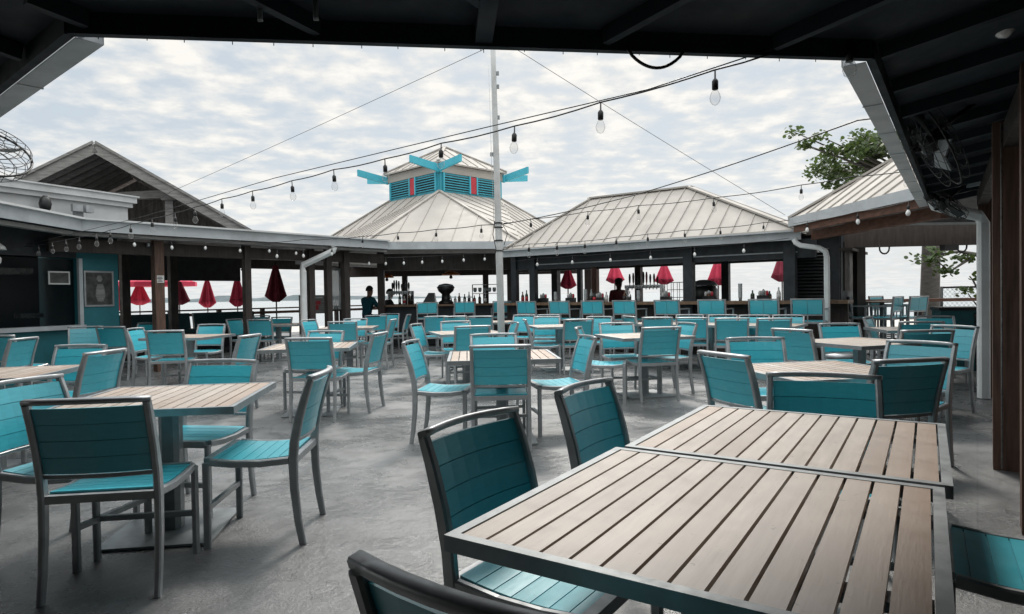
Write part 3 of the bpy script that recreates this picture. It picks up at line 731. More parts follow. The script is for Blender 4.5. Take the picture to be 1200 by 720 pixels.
# ------------------------------------------------------------------ snack bar building at the left
SB = thing('snack_bar', 'teal snack bar with a wide dark window and a white stepped parapet', 'snack bar', (-8, 10, 0)); SBB = (-8, 10, 0)
W0 = Vector((-9.3, 6.5)); W1 = Vector((-7.06, 11.5)); DW = (W1-W0).normalized(); NW = Vector((DW.y, -DW.x))   # NW points to the patio
Lw = (W1-W0).length
def wl(k, o, z): p = W0+DW*k+NW*o; return Vector((p.x, p.y, z))
k1 = Lw-.72; k0 = k1-3.6
m = MB(); 
def wbox(k0_, k1_, z0, z1, t=.12, o=-.06): 
    a = wl(k0_, o, (z0+z1)/2); b = wl(k1_, o, (z0+z1)/2); m.bar(a, b, t, z1-z0)
wbox(k1, Lw, 0, 2.24); wbox(k0, k1, 0, .86); wbox(0, k0, 0, 2.5)
a = wl(Lw-.06, -.06, 1.25); b = a+Vector((-NW.x*2.2, -NW.y*2.2, 0)); m.bar(a, b, .12, 2.5)
loc_build(m, 'wall', M['tealwall'], SB, SBB); m = MB(); wbox(k0, k1, 2.02, 2.5); wbox(k1, Lw, 2.24, 2.5); loc_build(m, 'shadowed_wall_top', M['black'], SB, SBB)  # wall top above the window in black: eave shadow put into the colour
m = MB(); wbox(k0-.05, k1+.06, .82, .89, .2, .02)
a = wl(k1+.03, .03, 1.44); m.bar(a-Vector((0, 0, .57)), a+Vector((0, 0, .57)), .06, .06, (NW.x, NW.y, 0))
a = wl(k0-.02, .03, 1.44); m.bar(a-Vector((0, 0, .57)), a+Vector((0, 0, .57)), .06, .06, (NW.x, NW.y, 0))
fr = loc_build(m, 'window_frame', M['gutter'], SB, SBB)
m = MB(); wbox(k0, k1, .89, 2.0, .012, -.09); pn_ = m.build('pane', M['darkglass'], fr)
m = MB(); wbox(k0-.6, k1+.5, 0, 2.5, .1, -2.0); loc_build(m, 'interior_wall', M['black'], SB, SBB)
m = MB(); wbox(k0+.1, k1-.45, 1.74, 1.84, .3, -.55); wbox(k1-.9, k1-.8, .9, 1.55, .06, -1.2); wbox(k1-.55, k1-.2, 1.02, 1.10, .2, -.7); loc_build(m, 'serving_hood', M['steel'], SB, SBB)
# stepped parapet
m = MB()
def pbox(z0, z1, o, e=0):
    a = wl(1.2, o-.9, (z0+z1)/2); b = wl(Lw+.25+e, o-.9, (z0+z1)/2); m.bar(a, b, 1.8, z1-z0)
pbox(2.67, 2.985, -.05); pbox(2.985, 3.065, .02, .05); pbox(3.065, 3.17, .07, .10); pbox(3.17, 3.195, .10, .13)
loc_build(m, 'parapet', M['white'], SB, SBB)
def on_wall(k, o, z): return wl(k, o, z)
AZW = 114
p = wl(Lw-.36, .012, 1.50)
ft = thing('framed_poster', 'framed grey poster hanging on the teal wall right of the snack bar window', 'poster', p, AZW)
m = MB()
for s in (-1, 1): m.box((s*.245, 0, 0), (.03, .025, .62)); m.box((0, 0, s*.295), (.46, .025, .03))
m.build('frame', M['alu'], ft)
MB().box((0, -.002, 0), (.46, .012, .56)).build('print', M['art'], ft)
m = MB(); m.lathe((-.02, 0, -.22), [(.05, 0), (.09, .1), (.07, .24), (.05, .3)], 12); m.lathe((-.01, 0, .12), [(.02, 0), (.055, .05), (.03, .11)], 12)
o_ = m.build('pale_figure', M['greywood'], ft); o_.scale = (1, .05, 1); o_.location = (0, .006, 0)
p = wl(k1-.26, -.045, 1.68)
nf = thing('framed_notice', 'small white framed notice behind the snack bar window', 'notice', p, AZW)
MB().box((0, 0, 0), (.34, .012, .22)).build('frame', M['paper'], nf)
MB().box((0, .008, 0), (.29, .006, .17)).build('print', M['art'], nf)
# things on the parapet
p = wl(Lw-1.25, .02, 2.86)
sk = thing('wall_speaker', 'dark egg shaped speaker on the white parapet', 'speaker', p, AZW)
MB().lathe((0, .09, -.13), [(.03, 0), (.075, .05), (.09, .13), (.07, .21), (.03, .26)], 14).build('body', M['blackplastic'], sk)
MB().bar((0, -.02, 0), (0, .06, 0), .03, .03).build('bracket', M['alu_dark'], sk)
p = wl(Lw-.72, .06, 2.75)
fl = thing('floodlight', 'grey double floodlight mounted on the white parapet', 'floodlight', p, AZW)
MB().box((0, .02, 0), (.14, .06, .10)).build('junction_box', M['alu_dark'], fl, .005)
for s in (-1, 1):
    h = MB().box((.09*s, .14, .09), (.15, .09, .12), 12*s).build('lamp_head', M['alu'], fl, .01)
MB().tube([(.05, .02, -.05), (.14, .05, -.1), (.2, .04, -.2), (.21, .0, -.32)], .009, 6).build('cable', M['wire'], fl)
# lamp at the far left under the eave
lp = thing('shell_lamp', 'white shell shaped lamp under the eave at the left edge', 'lamp', (-7.28, 9.02, 2.1), 100)
MB().lathe((0, 0, -.07), [(.15, 0), (.13, .05), (.07, .10), (.02, .12)], 14).build('shade', M['ceramic'], lp)
MB().lathe((0, .02, -.30), [(.03, 0), (.07, .05), (.075, .11), (.03, .17)], 12).build('globe', M['frost_skylit'], lp)
MB().tube([(0, 0, .05), (0, 0, .40)], .012, 8).build('stem', M['wire'], lp)

# ------------------------------------------------------------------ gabled shed behind the arcade
GB = Vector((-10.3, 16.0, 0)); gs = thing('gabled_shed', 'weathered grey gabled roof with an open dark gable end behind the white parapet', 'shed', GB, -18)
# local frame: x to the right of the gable, y away from us
H = 5.22; pit = .60; wid = 4.3; dep = 8
m = MB()
for s in (-1, 1):
    poly = [(0, 0, H), (s*wid, 0, H-pit*wid), (s*wid, dep, H-pit*wid), (0, dep, H)]
    if s < 0: poly = poly[::-1]
    m.slab(poly, .07)
m.build('roof', M['greydark'], gs)
m = MB()
for s in (-1, 1):
    a = Vector((s*.0, -.04, H-.12)); b = Vector((s*wid*1.01, -.04, H-.12-pit*wid*1.01)); m.bar(a, b, .05, .26, (0, 0, 1))
    a = Vector((s*.02, -.085, H+.015)); b = Vector((s*wid*1.02, -.085, H+.015-pit*wid*1.02)); m.bar(a, b, .05, .06, (0, 0, 1))
m.build('bargeboard', M['greywood'], gs)
for s in (-1, 1):
    for i in range(7):
        y = .5+i*.55
        MB().bar((s*.05, y, H-.16), (s*(wid-.1), y, H-.16-pit*(wid-.15)), .05, .13).build('rafter', M['greywood'], gs)
m = MB(); q = [m.v(p) for p in ((-wid*.95, 4.2, 2.6), (wid*.95, 4.2, 2.6), (0, 4.2, H-.2))]; m.f(q); q2 = [m.v(p) for p in ((-wid*.95, 4.3, 2.6), (wid*.95, 4.3, 2.6), (0, 4.3, H-.2))]; m.f(q2[::-1]); m.build('gable_wall', M['greydark'], gs)
m = MB(); m.bar((1.45, .35, 4.05), (3.9, .35, 4.05), .14, .2) if False else m.bar((-.4, 1.1, 4.02), (1.62, .55, 4.10), .16, .2); m.build('tie_beam', M['greywood'], gs)
MB().box((1.55, .42, 3.32), (.19, .19, 1.3)).build('post', M['greywood'], gs)
MB().box((1.55, .38, 4.08), (.34, .28, .36)).build('post_cap', M['greywood'], gs, .01)

# ------------------------------------------------------------------ tower bar (far centre)
TW = thing('tower_bar', 'octagonal bar pavilion with cream metal roof and a teal louvred cupola', 'bar pavilion', (-2.09, 20.8, 0)); TB_ = (-2.09, 20.8, 0)
O = Vector((-2.09, 20.8)); rC = 1.80; zC = 4.37; zT = 4.94
cf, cr, cb, cl = (O+Vector(v) for v in ((0, -rC), (rC, 0), (0, rC), (-rC, 0)))
ze = 2.57
eL = Vector((-3.52, 15.32)); eR = Vector((.25, 15.62)); sL = Vector((-7.0, 20.8)); sR = Vector((2.85, 20.8))
bL = Vector((-3.9, 26.2)); bR = Vector((-.2, 26.2))
m = MB()
def rp3(v, z): return (v.x, v.y, z)
zc_ = zC+.01
seam_roof(m, [rp3(eL, ze), rp3(eR, ze), rp3(cf, zc_)], (0.07, 1), .46)
def two(m, a, b, c, d, dr):               # non planar quad -> two triangles of standing seam
    seam_roof(m, [a, b, c], dr, .46); seam_roof(m, [a, c, d], dr, .46)
two(m, rp3(sL, ze), rp3(eL, ze), rp3(cf, zc_), rp3(cl, zc_), (.78, .62)); two(m, rp3(eR, ze), rp3(sR, ze), rp3(cr, zc_), rp3(cf, zc_), (-.86, .5))
seam_roof(m, [rp3(bR, ze), rp3(bL, ze), rp3(cb, zc_)], (0, 1), .46)
two(m, rp3(sR, ze), rp3(bR, ze), rp3(cb, zc_), rp3(cr, zc_), (.8, .6)); two(m, rp3(bL, ze), rp3(sL, ze), rp3(cl, zc_), rp3(cb, zc_), (-.8, .6))
loc_build(m, 'roof', M['roofmetal'], TW, TB_)
m = MB()
for a, b in ((eL, cf), (eR, cf), (sL, cl), (sR, cr)): ridge_cap(m, rp3(a, ze+.01), rp3(b, zc_+.01), .10)
loc_build(m, 'hip_cap', M['roofmetal'], TW, TB_)
m = MB()
for a, b in ((Vector((-2.9, 15.05)), Vector((.16, 15.52))), (Vector((.16, 15.52)), sR), (sL, bL), (bL, bR), (bR, sR)): m.bar(rp3(a, 2.48), rp3(b, 2.48), .03, .18)
loc_build(m, 'fascia', M['gutter'], TW, TB_)
# cupola
cup = MB(); 
for a, b in ((cf, cr), (cr, cb), (cb, cl), (cl, cf)): cup.bar(rp3(a, (zC+zT)/2-.02), rp3(b, (zC+zT)/2-.02), .06, zT-zC+.04)
cu = loc_build(cup, 'cupola', M['tealshade'], TW, TB_)
for a, b in ((cf, cr), (cl, cf), (cr, cb), (cb, cl)):
    d = (b-a).normalized(); n = Vector((d.y, -d.x)); L = (b-a).length
    for u0, u1 in ((.06, .44), (.58, .95)):
        m = MB()
        for i in range(6):
            z = zC+.09+i*.075
            p0 = a+d*(L*u0); p1 = a+d*(L*u1)
            c0 = Vector((p0.x+n.x*.055, p0.y+n.y*.055, z)); c1 = Vector((p1.x+n.x*.055, p1.y+n.y*.055, z))
            m.bar(c0, c1, .05, .018, (n.x*.6, n.y*.6, 1))
        lv = m.build('louvre', M['tealbright'], cu)
        m = MB()
        for u in (u0-.012, u1+.012):
            p = a+d*(L*u)+n*.06; m.bar((p.x, p.y, zC+.03), (p.x, p.y, zT), .05, .05, (n.x, n.y, 0))
        m.build('louvre_frame', M['tealbright'], cu)
        p0 = a+d*(L*u0)+n*.034; p1 = a+d*(L*u1)+n*.034
        MB().bar((p0.x, p0.y, zC+.29), (p1.x, p1.y, zC+.29), .006, .46).build('louvre_gap_shade', M['black'], cu)  # black sheet behind the slats stands in for the shade between them
    p0 = a+d*(L*.465)+n*.045; p1 = a+d*(L*.555)+n*.045
    MB().bar((p0.x, p0.y, zC+.30), (p1.x, p1.y, zC+.30), .05, .50).build('red_panel', M['red'], cu)
m = MB(); zc2 = zT+.13
for a, b in ((cf, cr), (cr, cb), (cb, cl), (cl, cf)):
    e = (b-a).normalized()*.07; m.bar(rp3(a-e, zc2), rp3(b+e, zc2), .12, .25)
m.build('frieze', M['roofmetal'], cu)
m = MB(); ap = (O.x, O.y, 6.08); zz = zT+.30
rC2 = rC+.20; k4 = [O+Vector(v)*rC2 for v in ((0, -1), (1, 0), (0, 1), (-1, 0))]
for i in range(4):
    a, b = k4[i], k4[(i+1) % 4]; md = (O-(a+b)/2).normalized()
    seam_roof(m, [rp3(a, zz), rp3(b, zz), ap], (md.x, md.y), .40, .05)
for a in k4: ridge_cap(m, rp3(a, zz+.01), (O.x, O.y, 6.09), .09)
m.build('cupola_roof', M['roofmetal'], cu)
for a, b in ((cf, cr), (cr, cb), (cb, cl), (cl, cf)):                # crossing beams with tapered ends
    d = (b-a).normalized(); n = Vector((d.y, -d.x))*.10; L = (b-a).length
    for s, e in ((a, -d), (b, d)):
        m = MB(); p = s+n; q_ = s+n+e*1.12; t = Vector((-e.y, e.x))*.035
        m.hexa([(p.x-t.x, p.y-t.y, zT-.02), (p.x+t.x, p.y+t.y, zT-.02), (q_.x+t.x, q_.y+t.y, zT+.13), (q_.x-t.x, q_.y-t.y, zT+.13),
                (p.x-t.x, p.y-t.y, zT+.20), (p.x+t.x, p.y+t.y, zT+.20), (q_.x+t.x, q_.y+t.y, zT+.33), (q_.x-t.x, q_.y-t.y, zT+.33)])
        m.build('outrigger', M['tealbright'], cu)
m = MB(); m.bar((-3.3, 16.3, 2.15), (.6, 16.7, 2.15), .2, .42); loc_build(m, 'header', M['darkwood'], TW, TB_)
m = MB(); m.bar((-6.6, 25.2, 2.3), (2.8, 25.2, 2.3), .14, .45); loc_build(m, 'header', M['darkwood'], TW, TB_)
loc_build(MB().slab([(-6.2, 19.5, 2.5), (-3.4, 15.5, 2.5), (.2, 15.75, 2.5), (2.6, 19.8, 2.5), (2.6, 25.5, 2.5), (-6.2, 25.5, 2.5)], .04), 'ceiling', M['black'], TW, TB_)
for x, y, w in ((-3.30, 16.2, .16), (-4.20, 25.2, .2), (-1.02, 25.2, .22), (-.02, 16.9, .2), (2.5, 21, .2), (-4.5, 17.0, .14)):
    loc_build(MB().box((x, y, 1.25), (w, w, 2.5)), 'post', M['darkwood'], TW, TB_)
CT = thing('far_bar_counter', 'dark fronted bar counter under the tower, left of the mast', 'bar counter', (-1.7, 16.6, 0), -4)
MB().box((0, .2, .52), (3.35, .3, 1.0)).build('front', M['black'], CT)
MB().box((0, .2, 1.04), (3.45, .62, .05)).build('counter_top', M['barwood'], CT, .006)
MB().bar((-1.6, -.12, .22), (1.6, -.12, .22), .05, .05).build('foot_rail', M['steel'], CT)
BR = thing('back_bar', 'low dark back bar behind the far counter', 'back bar', (-1.4, 21, 0)); MB().box((0, 0, .45), (4.2, .5, .9)).build('cabinet', M['black'], BR); MB().box((0, 0, .92), (4.3, .56, .04)).build('counter_top', M['steel'], BR)

# ------------------------------------------------------------------ right hand bar
RB_ = thing('long_bar', 'long open bar under a hipped cream metal roof, dark posts, brown counter', 'bar', bar_pt(13, -5)); LB = bar_pt(13, -5)
qe = 12.15; sl, sr = -9.05, -2.55; zE = 2.36; zR = 3.60
a = bar_pt(qe, sl, zE); b = bar_pt(qe, sr, zE); ra = Vector((1.97, 15.73, zR)); rb = Vector((3.98, 14.27, zR)); qb = 17.0
c = bar_pt(qb, sl, zE); d = bar_pt(qb, sr, zE)
m = MB(); seam_roof(m, [a, b, rb, ra], NB, .30); seam_roof(m, [d, c, ra, rb], NB, .30)
seam_roof(m, [c, a, ra], TB, .30); seam_roof(m, [b, d, rb], TB, .30)
loc_build(m, 'roof', M['roofmetal'], RB_, LB)
m = MB()
for u, v in ((ra, rb), (a, ra), (b, rb), (c, ra), (d, rb)): ridge_cap(m, u, v, .16)
loc_build(m, 'ridge_cap', M['roofmetal'], RB_, LB)
def bbar(m, q, s0, s1, z, w, h): m.bar(bar_pt(q, s0, z), bar_pt(q, s1, z), w, h)
m = MB(); bbar(m, qe-.02, sl-.03, sr+.03, 2.25, .035, .17); bbar(m, qe-.075, sl-.03, sr+.03, 2.315, .11, .02)
loc_build(m, 'fascia', M['gutter'], RB_, LB)
m = MB(); bbar(m, 12.55, sl, sr+.2, 2.03, .12, .34); loc_build(m, 'header', M['black'], RB_, LB)
m = MB(); bbar(m, 12.47, sl+.6, sr-.1, 1.97, .02, .025); loc_build(m, 'shutter_rail', M['alu_dark'], RB_, LB)
m = MB(); bbar(m, 16.4, -12.0, -2.2, 2.13, .12, .30); loc_build(m, 'header', M['black'], RB_, LB)
loc_build(MB().slab([bar_pt(12.2, sl, 2.33), bar_pt(12.2, sr, 2.33), bar_pt(16.9, sr, 2.33), bar_pt(16.9, sl, 2.33)], .03), 'ceiling', M['black'], RB_, LB)
for s, q, w, mt in ((-9.00, 12.5, .14, 'black'), (-8.46, 12.5, .15, 'black'), (-4.69, 12.5, .19, 'black'), (-2.78, 12.5, .20, 'black'),
                    (-10.29, 16.4, .20, 'black'), (-9.46, 16.4, .13, 'black'), (-8.95, 16.4, .17, 'brownwood'), (-7.59, 16.4, .17, 'darkwood'), (-5.19, 16.4, .18, 'black'), (-3.7, 16.4, .18, 'black')):
    p = bar_pt(q, s); loc_build(MB().box((p.x, p.y, 1.15), (w, w, 2.3), AZB), 'post', M[mt], RB_, LB, .004)
m = MB(); bbar(m, 12.62, -9.3, -1.85, .52, .12, 1.0)
for i in range(24): bbar(m, 12.555, -9.25+i*.3, -9.25+i*.3+.27, .5, .02, .94)
loc_build(m, 'front', M['redwood'], RB_, LB) if False else loc_build(m, 'front', M['darkwood'], RB_, LB)
m = MB(); bbar(m, 12.55, -9.35, -1.8, 1.055, .60, .06); loc_build(m, 'counter_top', M['barwood'], RB_, LB, .006)
m = MB(); bbar(m, 16.4, -12.2, -2.0, .48, .12, .96); loc_build(m, 'rear_wall', M['black'], RB_, LB)
m = MB(); bbar(m, 16.1, -11.5, -3.0, .97, .5, .04); loc_build(m, 'rear_shelf', M['steel'], RB_, LB)
m = MB(); p = bar_pt(12.1, -2.62, 2.17)
e = TB*1.0
m.sweep([p, p+Vector((.02, -.02, -.06)), p+TB*.10+Vector((0, 0, -.11)), p+TB*.40+Vector((0, 0, -.17)), p+TB*.50+Vector((0, 0, -.24)), p+TB*.52+Vector((0, 0, -.34)), p+TB*.52+Vector((0, 0, -1.9))], (.10, .085), NB)
loc_build(m, 'downspout', M['downpipe'], RB_, LB)

# louvred hut at the corner
LH = thing('louvred_hut', 'black hut with a wide louvre panel at the right end of the long bar', 'hut', bar_pt(13.2, -1.9)); lb_ = bar_pt(13.2, -1.9)
p0, p1 = -2.90, -2.03
m = MB(); bbar(m, 12.95, p0, p1, 1.15, .1, 2.3); bbar(m, 14.9, p0, p1, 1.15, .1, 2.3)
for s in (p0+.03, p1-.03): m.bar(bar_pt(12.95, s, 1.15), bar_pt(14.9, s, 1.15), .09, 2.3)
loc_build(m, 'wall', M['black'], LH, lb_)
m = MB()
for i in range(17):
    z = 1.02+i*.062; a_ = bar_pt(12.86, p0+.12, z); b_ = bar_pt(12.86, p1-.16, z); m.bar(a_, b_, .055, .012, NB*.55+Vector((0, 0, 1)))
loc_build(m, 'louvre', M['alu_dark'] if False else M['blackplastic'], LH, lb_)
m = MB(); m.bar(bar_pt(13.2, p1+.03, 1.7), bar_pt(14.5, p1+.03, 1.7), .02, .9); loc_build(m, 'side_shutter', M['darkwood'], LH, lb_)
m = MB(); bbar(m, 12.9, p0-.05, p1+.12, 2.31, .3, .06); m.bar(bar_pt(12.9, p1+.1, 2.0), bar_pt(14.9, p1+.1, 2.0), .22, .05); loc_build(m, 'cap', M['darkwood'], LH, lb_)
p = bar_pt(12.72, p1-.42, 1.98)
MB().box((0, 0, 0), (.22, .1, .05), AZB).build('hut_lamp', M['frost_skylit'], LH).location = p-lb_

# ------------------------------------------------------------------ right corner pavilion
CP = thing('corner_pavilion', 'hipped cream metal roof with brown beams at the right corner, open toward the sea', 'pavilion', (6.5, 10, 0)); CB = (6.5, 10, 0)
g0 = Vector((4.88, 11.25)); g1 = Vector((5.08, 8.35)); g2 = Vector((5.1, 7.9))
apx = (7.15, 9.15, 4.02); zg = 2.52
far = Vector((9.6, 11.4)); near = Vector((9.8, 6.6))
m = MB(); seam_roof(m, [rp3(g1, zg), apx, rp3(g0, zg)], (1, .06), .33)
gn = Vector((5.14, 7.0))
seam_roof(m, [rp3(gn, zg), apx, rp3(g1, zg)], (1, .06), .33)
seam_roof(m, [rp3(g0, zg), apx, rp3(far, zg)], (0, 1), .33); seam_roof(m, [rp3(far, zg), apx, rp3(near, zg)], (1, 0), .33); seam_roof(m, [rp3(near, zg), apx, rp3(gn, zg)], (0, 1), .33)
loc_build(m, 'roof', M['roofmetal'], CP, CB)
m = MB()
for v in (g0, gn, far, near): ridge_cap(m, rp3(v, zg+.01), (apx[0], apx[1], apx[2]+.01), .10)
loc_build(m, 'hip_cap', M['roofmetal'], CP, CB)
m = MB(); m.bar(rp3(g0, 2.46), rp3(gn, 2.46), .03, .15); m.bar(rp3(g0, 2.46), rp3(far, 2.46), .03, .15); loc_build(m, 'fascia', M['gutter'], CP, CB)
m = MB(); m.bar((4.97, 11.2, 2.34), (5.2, 7.6, 2.34), .06, .12); loc_build(m, 'trim_beam', M['redwood'], CP, CB)
m = MB(); m.bar((5.35, 11.3, 2.24), (5.55, 8.2, 2.24), .12, .16); loc_build(m, 'beam', M['redwood'], CP, CB)
loc_build(MB().slab([(5.0, 11.2, 2.46), (5.15, 7.2, 2.46), (9.7, 6.8, 2.46), (9.5, 11.3, 2.46)], .04), 'ceiling', M['black'], CP, CB)
m = MB(); m.bar((5.6, 12.1, 2.26), (10.5, 11.5, 2.26), .14, .42); loc_build(m, 'header', M['darkwood'], CP, CB)
for x, y in ((6.65, 12.25), (10.3, 11.6), (9.6, 7.0)): loc_build(MB().box((x, y, 1.2), (.16, .16, 2.4)), 'post', M['darkwood'], CP, CB)
for x, y in ((6.92, 11.9), (8.25, 11.75), (9.3, 11.65)):
    m = MB(); m.tube([(x-.09, y-.02, 2.08)]+[(x-.09*math.cos(math.pi*i/8), y-.02, 2.02-.10*math.sin(math.pi*i/8)) for i in range(9)]+[(x+.09, y-.02, 2.08)], .016, 6)
    loc_build(m, 'hanging_hook', M['wire'], CP, CB)
m = MB(); m.box((8.0, 11.7, 2.0), (.26, .14, .10)); loc_build(m, 'ceiling_box', M['wire'], CP, CB)
SC = thing('sea_counter', 'red brown drinking ledge at the sea opening on the right', 'counter', (8, 12.9, 0), 4)
MB().box((0, 0, 1.03), (3.6, .36, .06)).build('ledge', M['redwood'], SC, .005)
for x in (-1.5, .2, 1.6): MB().box((x, .05, .5), (.1, .1, 1.0)).build('bracket_post', M['darkwood'], SC)
# chain link fence
FN = thing('chain_link_fence', 'chain link fence with a dark frame at the sea opening beside the tree', 'fence', (9.4, 14, 0), 80)
az_ = Vector((1, 0, 0)); L = 3.0
m = MB(); m.tube([(0, 0, -.1), (0, 0, 1.3)], .03, 8); FN.rotation_euler = (0, 0, R(-2)); m.build('post', M['blackplastic'], FN)
m = MB(); m.tube([(L, 0, -.1), (L, 0, 1.3)], .03, 8); m.build('post', M['blackplastic'], FN)
m = MB(); m.tube([(0, 0, 1.28), (L, 0, 1.28)], .022, 8); m.build('top_rail', M['blackplastic'], FN)
m = MB(); st = .10; k = -1.2
while k < L:
    for sgn in (1, -1):
        x0, z0, x1, z1 = (k, 0, k+1.26, 1.26) if sgn > 0 else (k, 1.26, k+1.26, 0)
        t0 = max(0, (0-x0)/(x1-x0)); t1 = min(1, (L-x0)/(x1-x0))
        if t1 > t0: m.tube([(x0+(x1-x0)*t0, .004*sgn, z0+(z1-z0)*t0), (x0+(x1-x0)*t1, .004*sgn, z0+(z1-z0)*t1)], .0035, 4, caps=False)
    k += st
m.build('wire_mesh', M['alu'], FN)
# dark bin, drum, grill
bn = thing('waste_bin', 'dark teal waste bin cabinet left of the black drum, near the white downspout', 'bin', (6.95, 10.0, 0), 20)
MB().box((0, 0, .46), (.55, .5, .92)).build('cabinet', M['booth'], bn, .01); MB().box((0, 0, .945), (.6, .55, .05)).build('lid', M['blackplastic'], bn, .01)
dr = thing('black_drum', 'glossy black wrapped drum beside the dark teal bin', 'drum', (7.25, 9.75, 0))
MB().lathe((0, 0, 0), [(.22, 0), (.23, .02), (.235, .4), (.25, .44), (.235, .48), (.24, .8), (.255, .84), (.24, .88), (.1, .9)], 22).build('body', M['blackplastic'], dr)
MB().lathe((0, 0, .9), [(.22, 0), (.2, .04), (.05, .06)], 20).build('lid', M['blackplastic'], dr)
gd = thing('grey_drum', 'low grey drum under the chairs behind the second table on the right', 'drum', (4.4, 8.6, 0), 30)
MB().lathe((0, 0, 0), [(.19, 0), (.2, .03), (.2, .3), (.17, .36)], 18).build('body', M['alu'], gd); MB().lathe((0, 0, .36), [(.19, 0), (.17, .04), (.05, .06)], 18).build('lid', M['alu'], gd)
# ------------------------------------------------------------------ mast and wires
ms = thing('flag_mast', 'slim white mast rising from the middle of the patio above the roofs', 'mast', (-.145, 8.8, 0))
MB().tube([(0, 0, 0), (-.02, 0, 2), (-.05, 0, 4.2), (-.07, 0, 5.6)], [.05, .048, .036, .03], 14).build('pole', M['mast'], ms)
m = MB()
for z in (1.88, 2.02, 2.2, 2.26): m.ring((-.02, 0, z), .052, .010, (0, 0, 1), 14)
m.tube([(-.07, -.05, 2.28), (-.1, -.06, 2.1), (-.06, -.06, 1.9), (-.09, -.05, 1.7)], .006, 5); m.tube([(.03, -.05, 2.24), (.1, -.05, 2.12), (.05, -.06, 1.95)], .005, 5)
m.build('cable_ties', M['wire'], ms)
m = MB()
for z, s in ((4.3, 1), (4.12, 1), (3.7, 1), (3.2, -1)): m.box((-.05+.045*s, 0, z), (.05, .03, .05))
m.build('cleat', M['alu_dark'], ms)
MB().tube([(-.12, -.03, 4.4), (-.10, -.03, 3), (-.08, -.04, 2.2)], .0035, 5).build('halyard', M['mast'], ms)
MB().lathe((0, 0, 0), [(.16, 0), (.16, .012), (.07, .02), (.06, .1)], 14).build('base_plate', M['alu_dark'], ms)

socket_me = bulb_me = skylit_bulb_me = None
def string_light(label, pts, first=1, last=None, pale=False, skip=(), sag=.03, r=.0042, sc_=1.0, messenger=None):
    global socket_me, bulb_me, skylit_bulb_me
    base = Vector(pts[0]); t = thing('string_light', label, 'string light', base, 0, 'strings of clear bulbs')
    P = [Vector(p)-base for p in pts]; m = MB(); cur = [P[0]]
    for a, b in zip(P, P[1:]):
        L = (b-a).length; n = max(2, int(L/.12)) if L > .25 else 1
        for i in range(1, n+1):
            u = i/n; q = a.lerp(b, u); q.z -= sag*L*math.sin(math.pi*u)*.5; cur.append(q)
    m.tube(cur, r, 6)
    if messenger: m.tube([P[0]+Vector((0, 0, .02))]+[Vector(q)-base for q in messenger]+[P[-1]+Vector((0, 0, .02))], r*.75, 5)
    m.build('wire', M['wire'], t)
    last = len(P) if last is None else last
    for i in range(first, last):
        if i in skip: continue
        p = P[i]
        if socket_me is None:
            s = MB().lathe((0, 0, -.105), [(.012, 0), (.017, .004), (.017, .045), (.011, .055), (.005, .06), (.004, .105)], 10).build('socket', M['wire'], t); socket_me = s.data
            b = MB().lathe((0, 0, -.185), [(.004, 0), (.016, .006), (.026, .022), (.029, .038), (.025, .056), (.015, .075), (.013, .082)], 14).build('bulb', M['bulb'], s); bulb_me = b.data
        else:
            s = bpy.data.objects.new('socket', socket_me); COL.objects.link(s); s.parent = t
            b = bpy.data.objects.new('bulb', skylit_bulb_me if pale else bulb_me); COL.objects.link(b); b.parent = s
        if skylit_bulb_me is None:
            skylit_bulb_me = bulb_me.copy(); skylit_bulb_me.materials[0] = M['frost_skylit']  # paler copy of the clear bulbs, skylight put into the glass colour
        s.location = p; s.scale = (sc_*.86,)*3; s.rotation_euler = (random.uniform(-.06, .06), random.uniform(-.06, .06), 0)
    return t
S1 = [(1.131, 2.757, 2.285), (0.937, 2.916, 2.274), (0.472, 3.298, 2.25), (0.032, 3.659, 2.231), (-0.427, 4.035, 2.23), (-0.85, 4.382, 2.213), (-1.302, 4.753, 2.22), (-1.733, 5.106, 2.208), (-2.201, 5.49, 2.197), (-2.619, 5.833, 2.188), (-3.038, 6.177, 2.167), (-3.372, 6.45, 2.152), (-3.802, 6.803, 2.145), (-4.245, 7.166, 2.130), (-4.717, 7.554, 2.114), (-5.062, 7.836, 2.107), (-5.529, 8.22, 2.106), (-5.938, 8.555, 2.109), (-6.381, 8.918, 2.112), (-6.863, 9.314, 2.116), (-7.389, 9.745, 2.133)]
string_light('main string of clear bulbs sweeping from the near roof edge down to the left arcade', S1, 1, 20, messenger=[(.68, 3.127, 2.258), (-.187, 3.838, 2.262), (-1.9, 5.2, 2.25), (-4, 6.95, 2.18)])
S2 = [(-4.885, 12.289, 2.366), (-3.703, 11.42, 2.32), (-3.052, 10.942, 2.282), (-2.42, 10.477, 2.272), (-1.762, 9.993, 2.27), (-1.107, 9.511, 2.263), (-0.412, 9.0, 2.259), (-0.121, 8.786, 2.254)]
string_light('string of small bulbs from the left arcade to the mast', S2, 3, 7, sc_=1.2, r=.0055)
S2b = [(-0.098, 8.791, 2.254), (0.275, 8.716, 2.297), (1.035, 8.562, 2.369), (1.681, 8.432, 2.419), (2.61, 8.244, 2.476), (3.645, 8.034, 2.587), (4.233, 7.915, 2.661), (4.813, 7.798, 2.692), (4.96, 7.768, 2.694)]
string_light('upper string of bulbs from the mast to the right corner roof', S2b, 1, 8, skip=(6,), sc_=1.2, r=.0055)
S3 = [(-0.104, 8.816, 1.929), (0.254, 8.974, 1.982), (0.661, 9.153, 2.014), (1.079, 9.337, 2.041), (1.568, 9.553, 2.108), (2.088, 9.782, 2.166), (2.725, 10.063, 2.242), (3.382, 10.353, 2.302), (4.234, 10.728, 2.413), (4.764, 10.962, 2.474)]
string_light('string of bulbs from the mast along the long roof, lower of the two before it', S3, 1, 9, sc_=1.2, r=.0055)
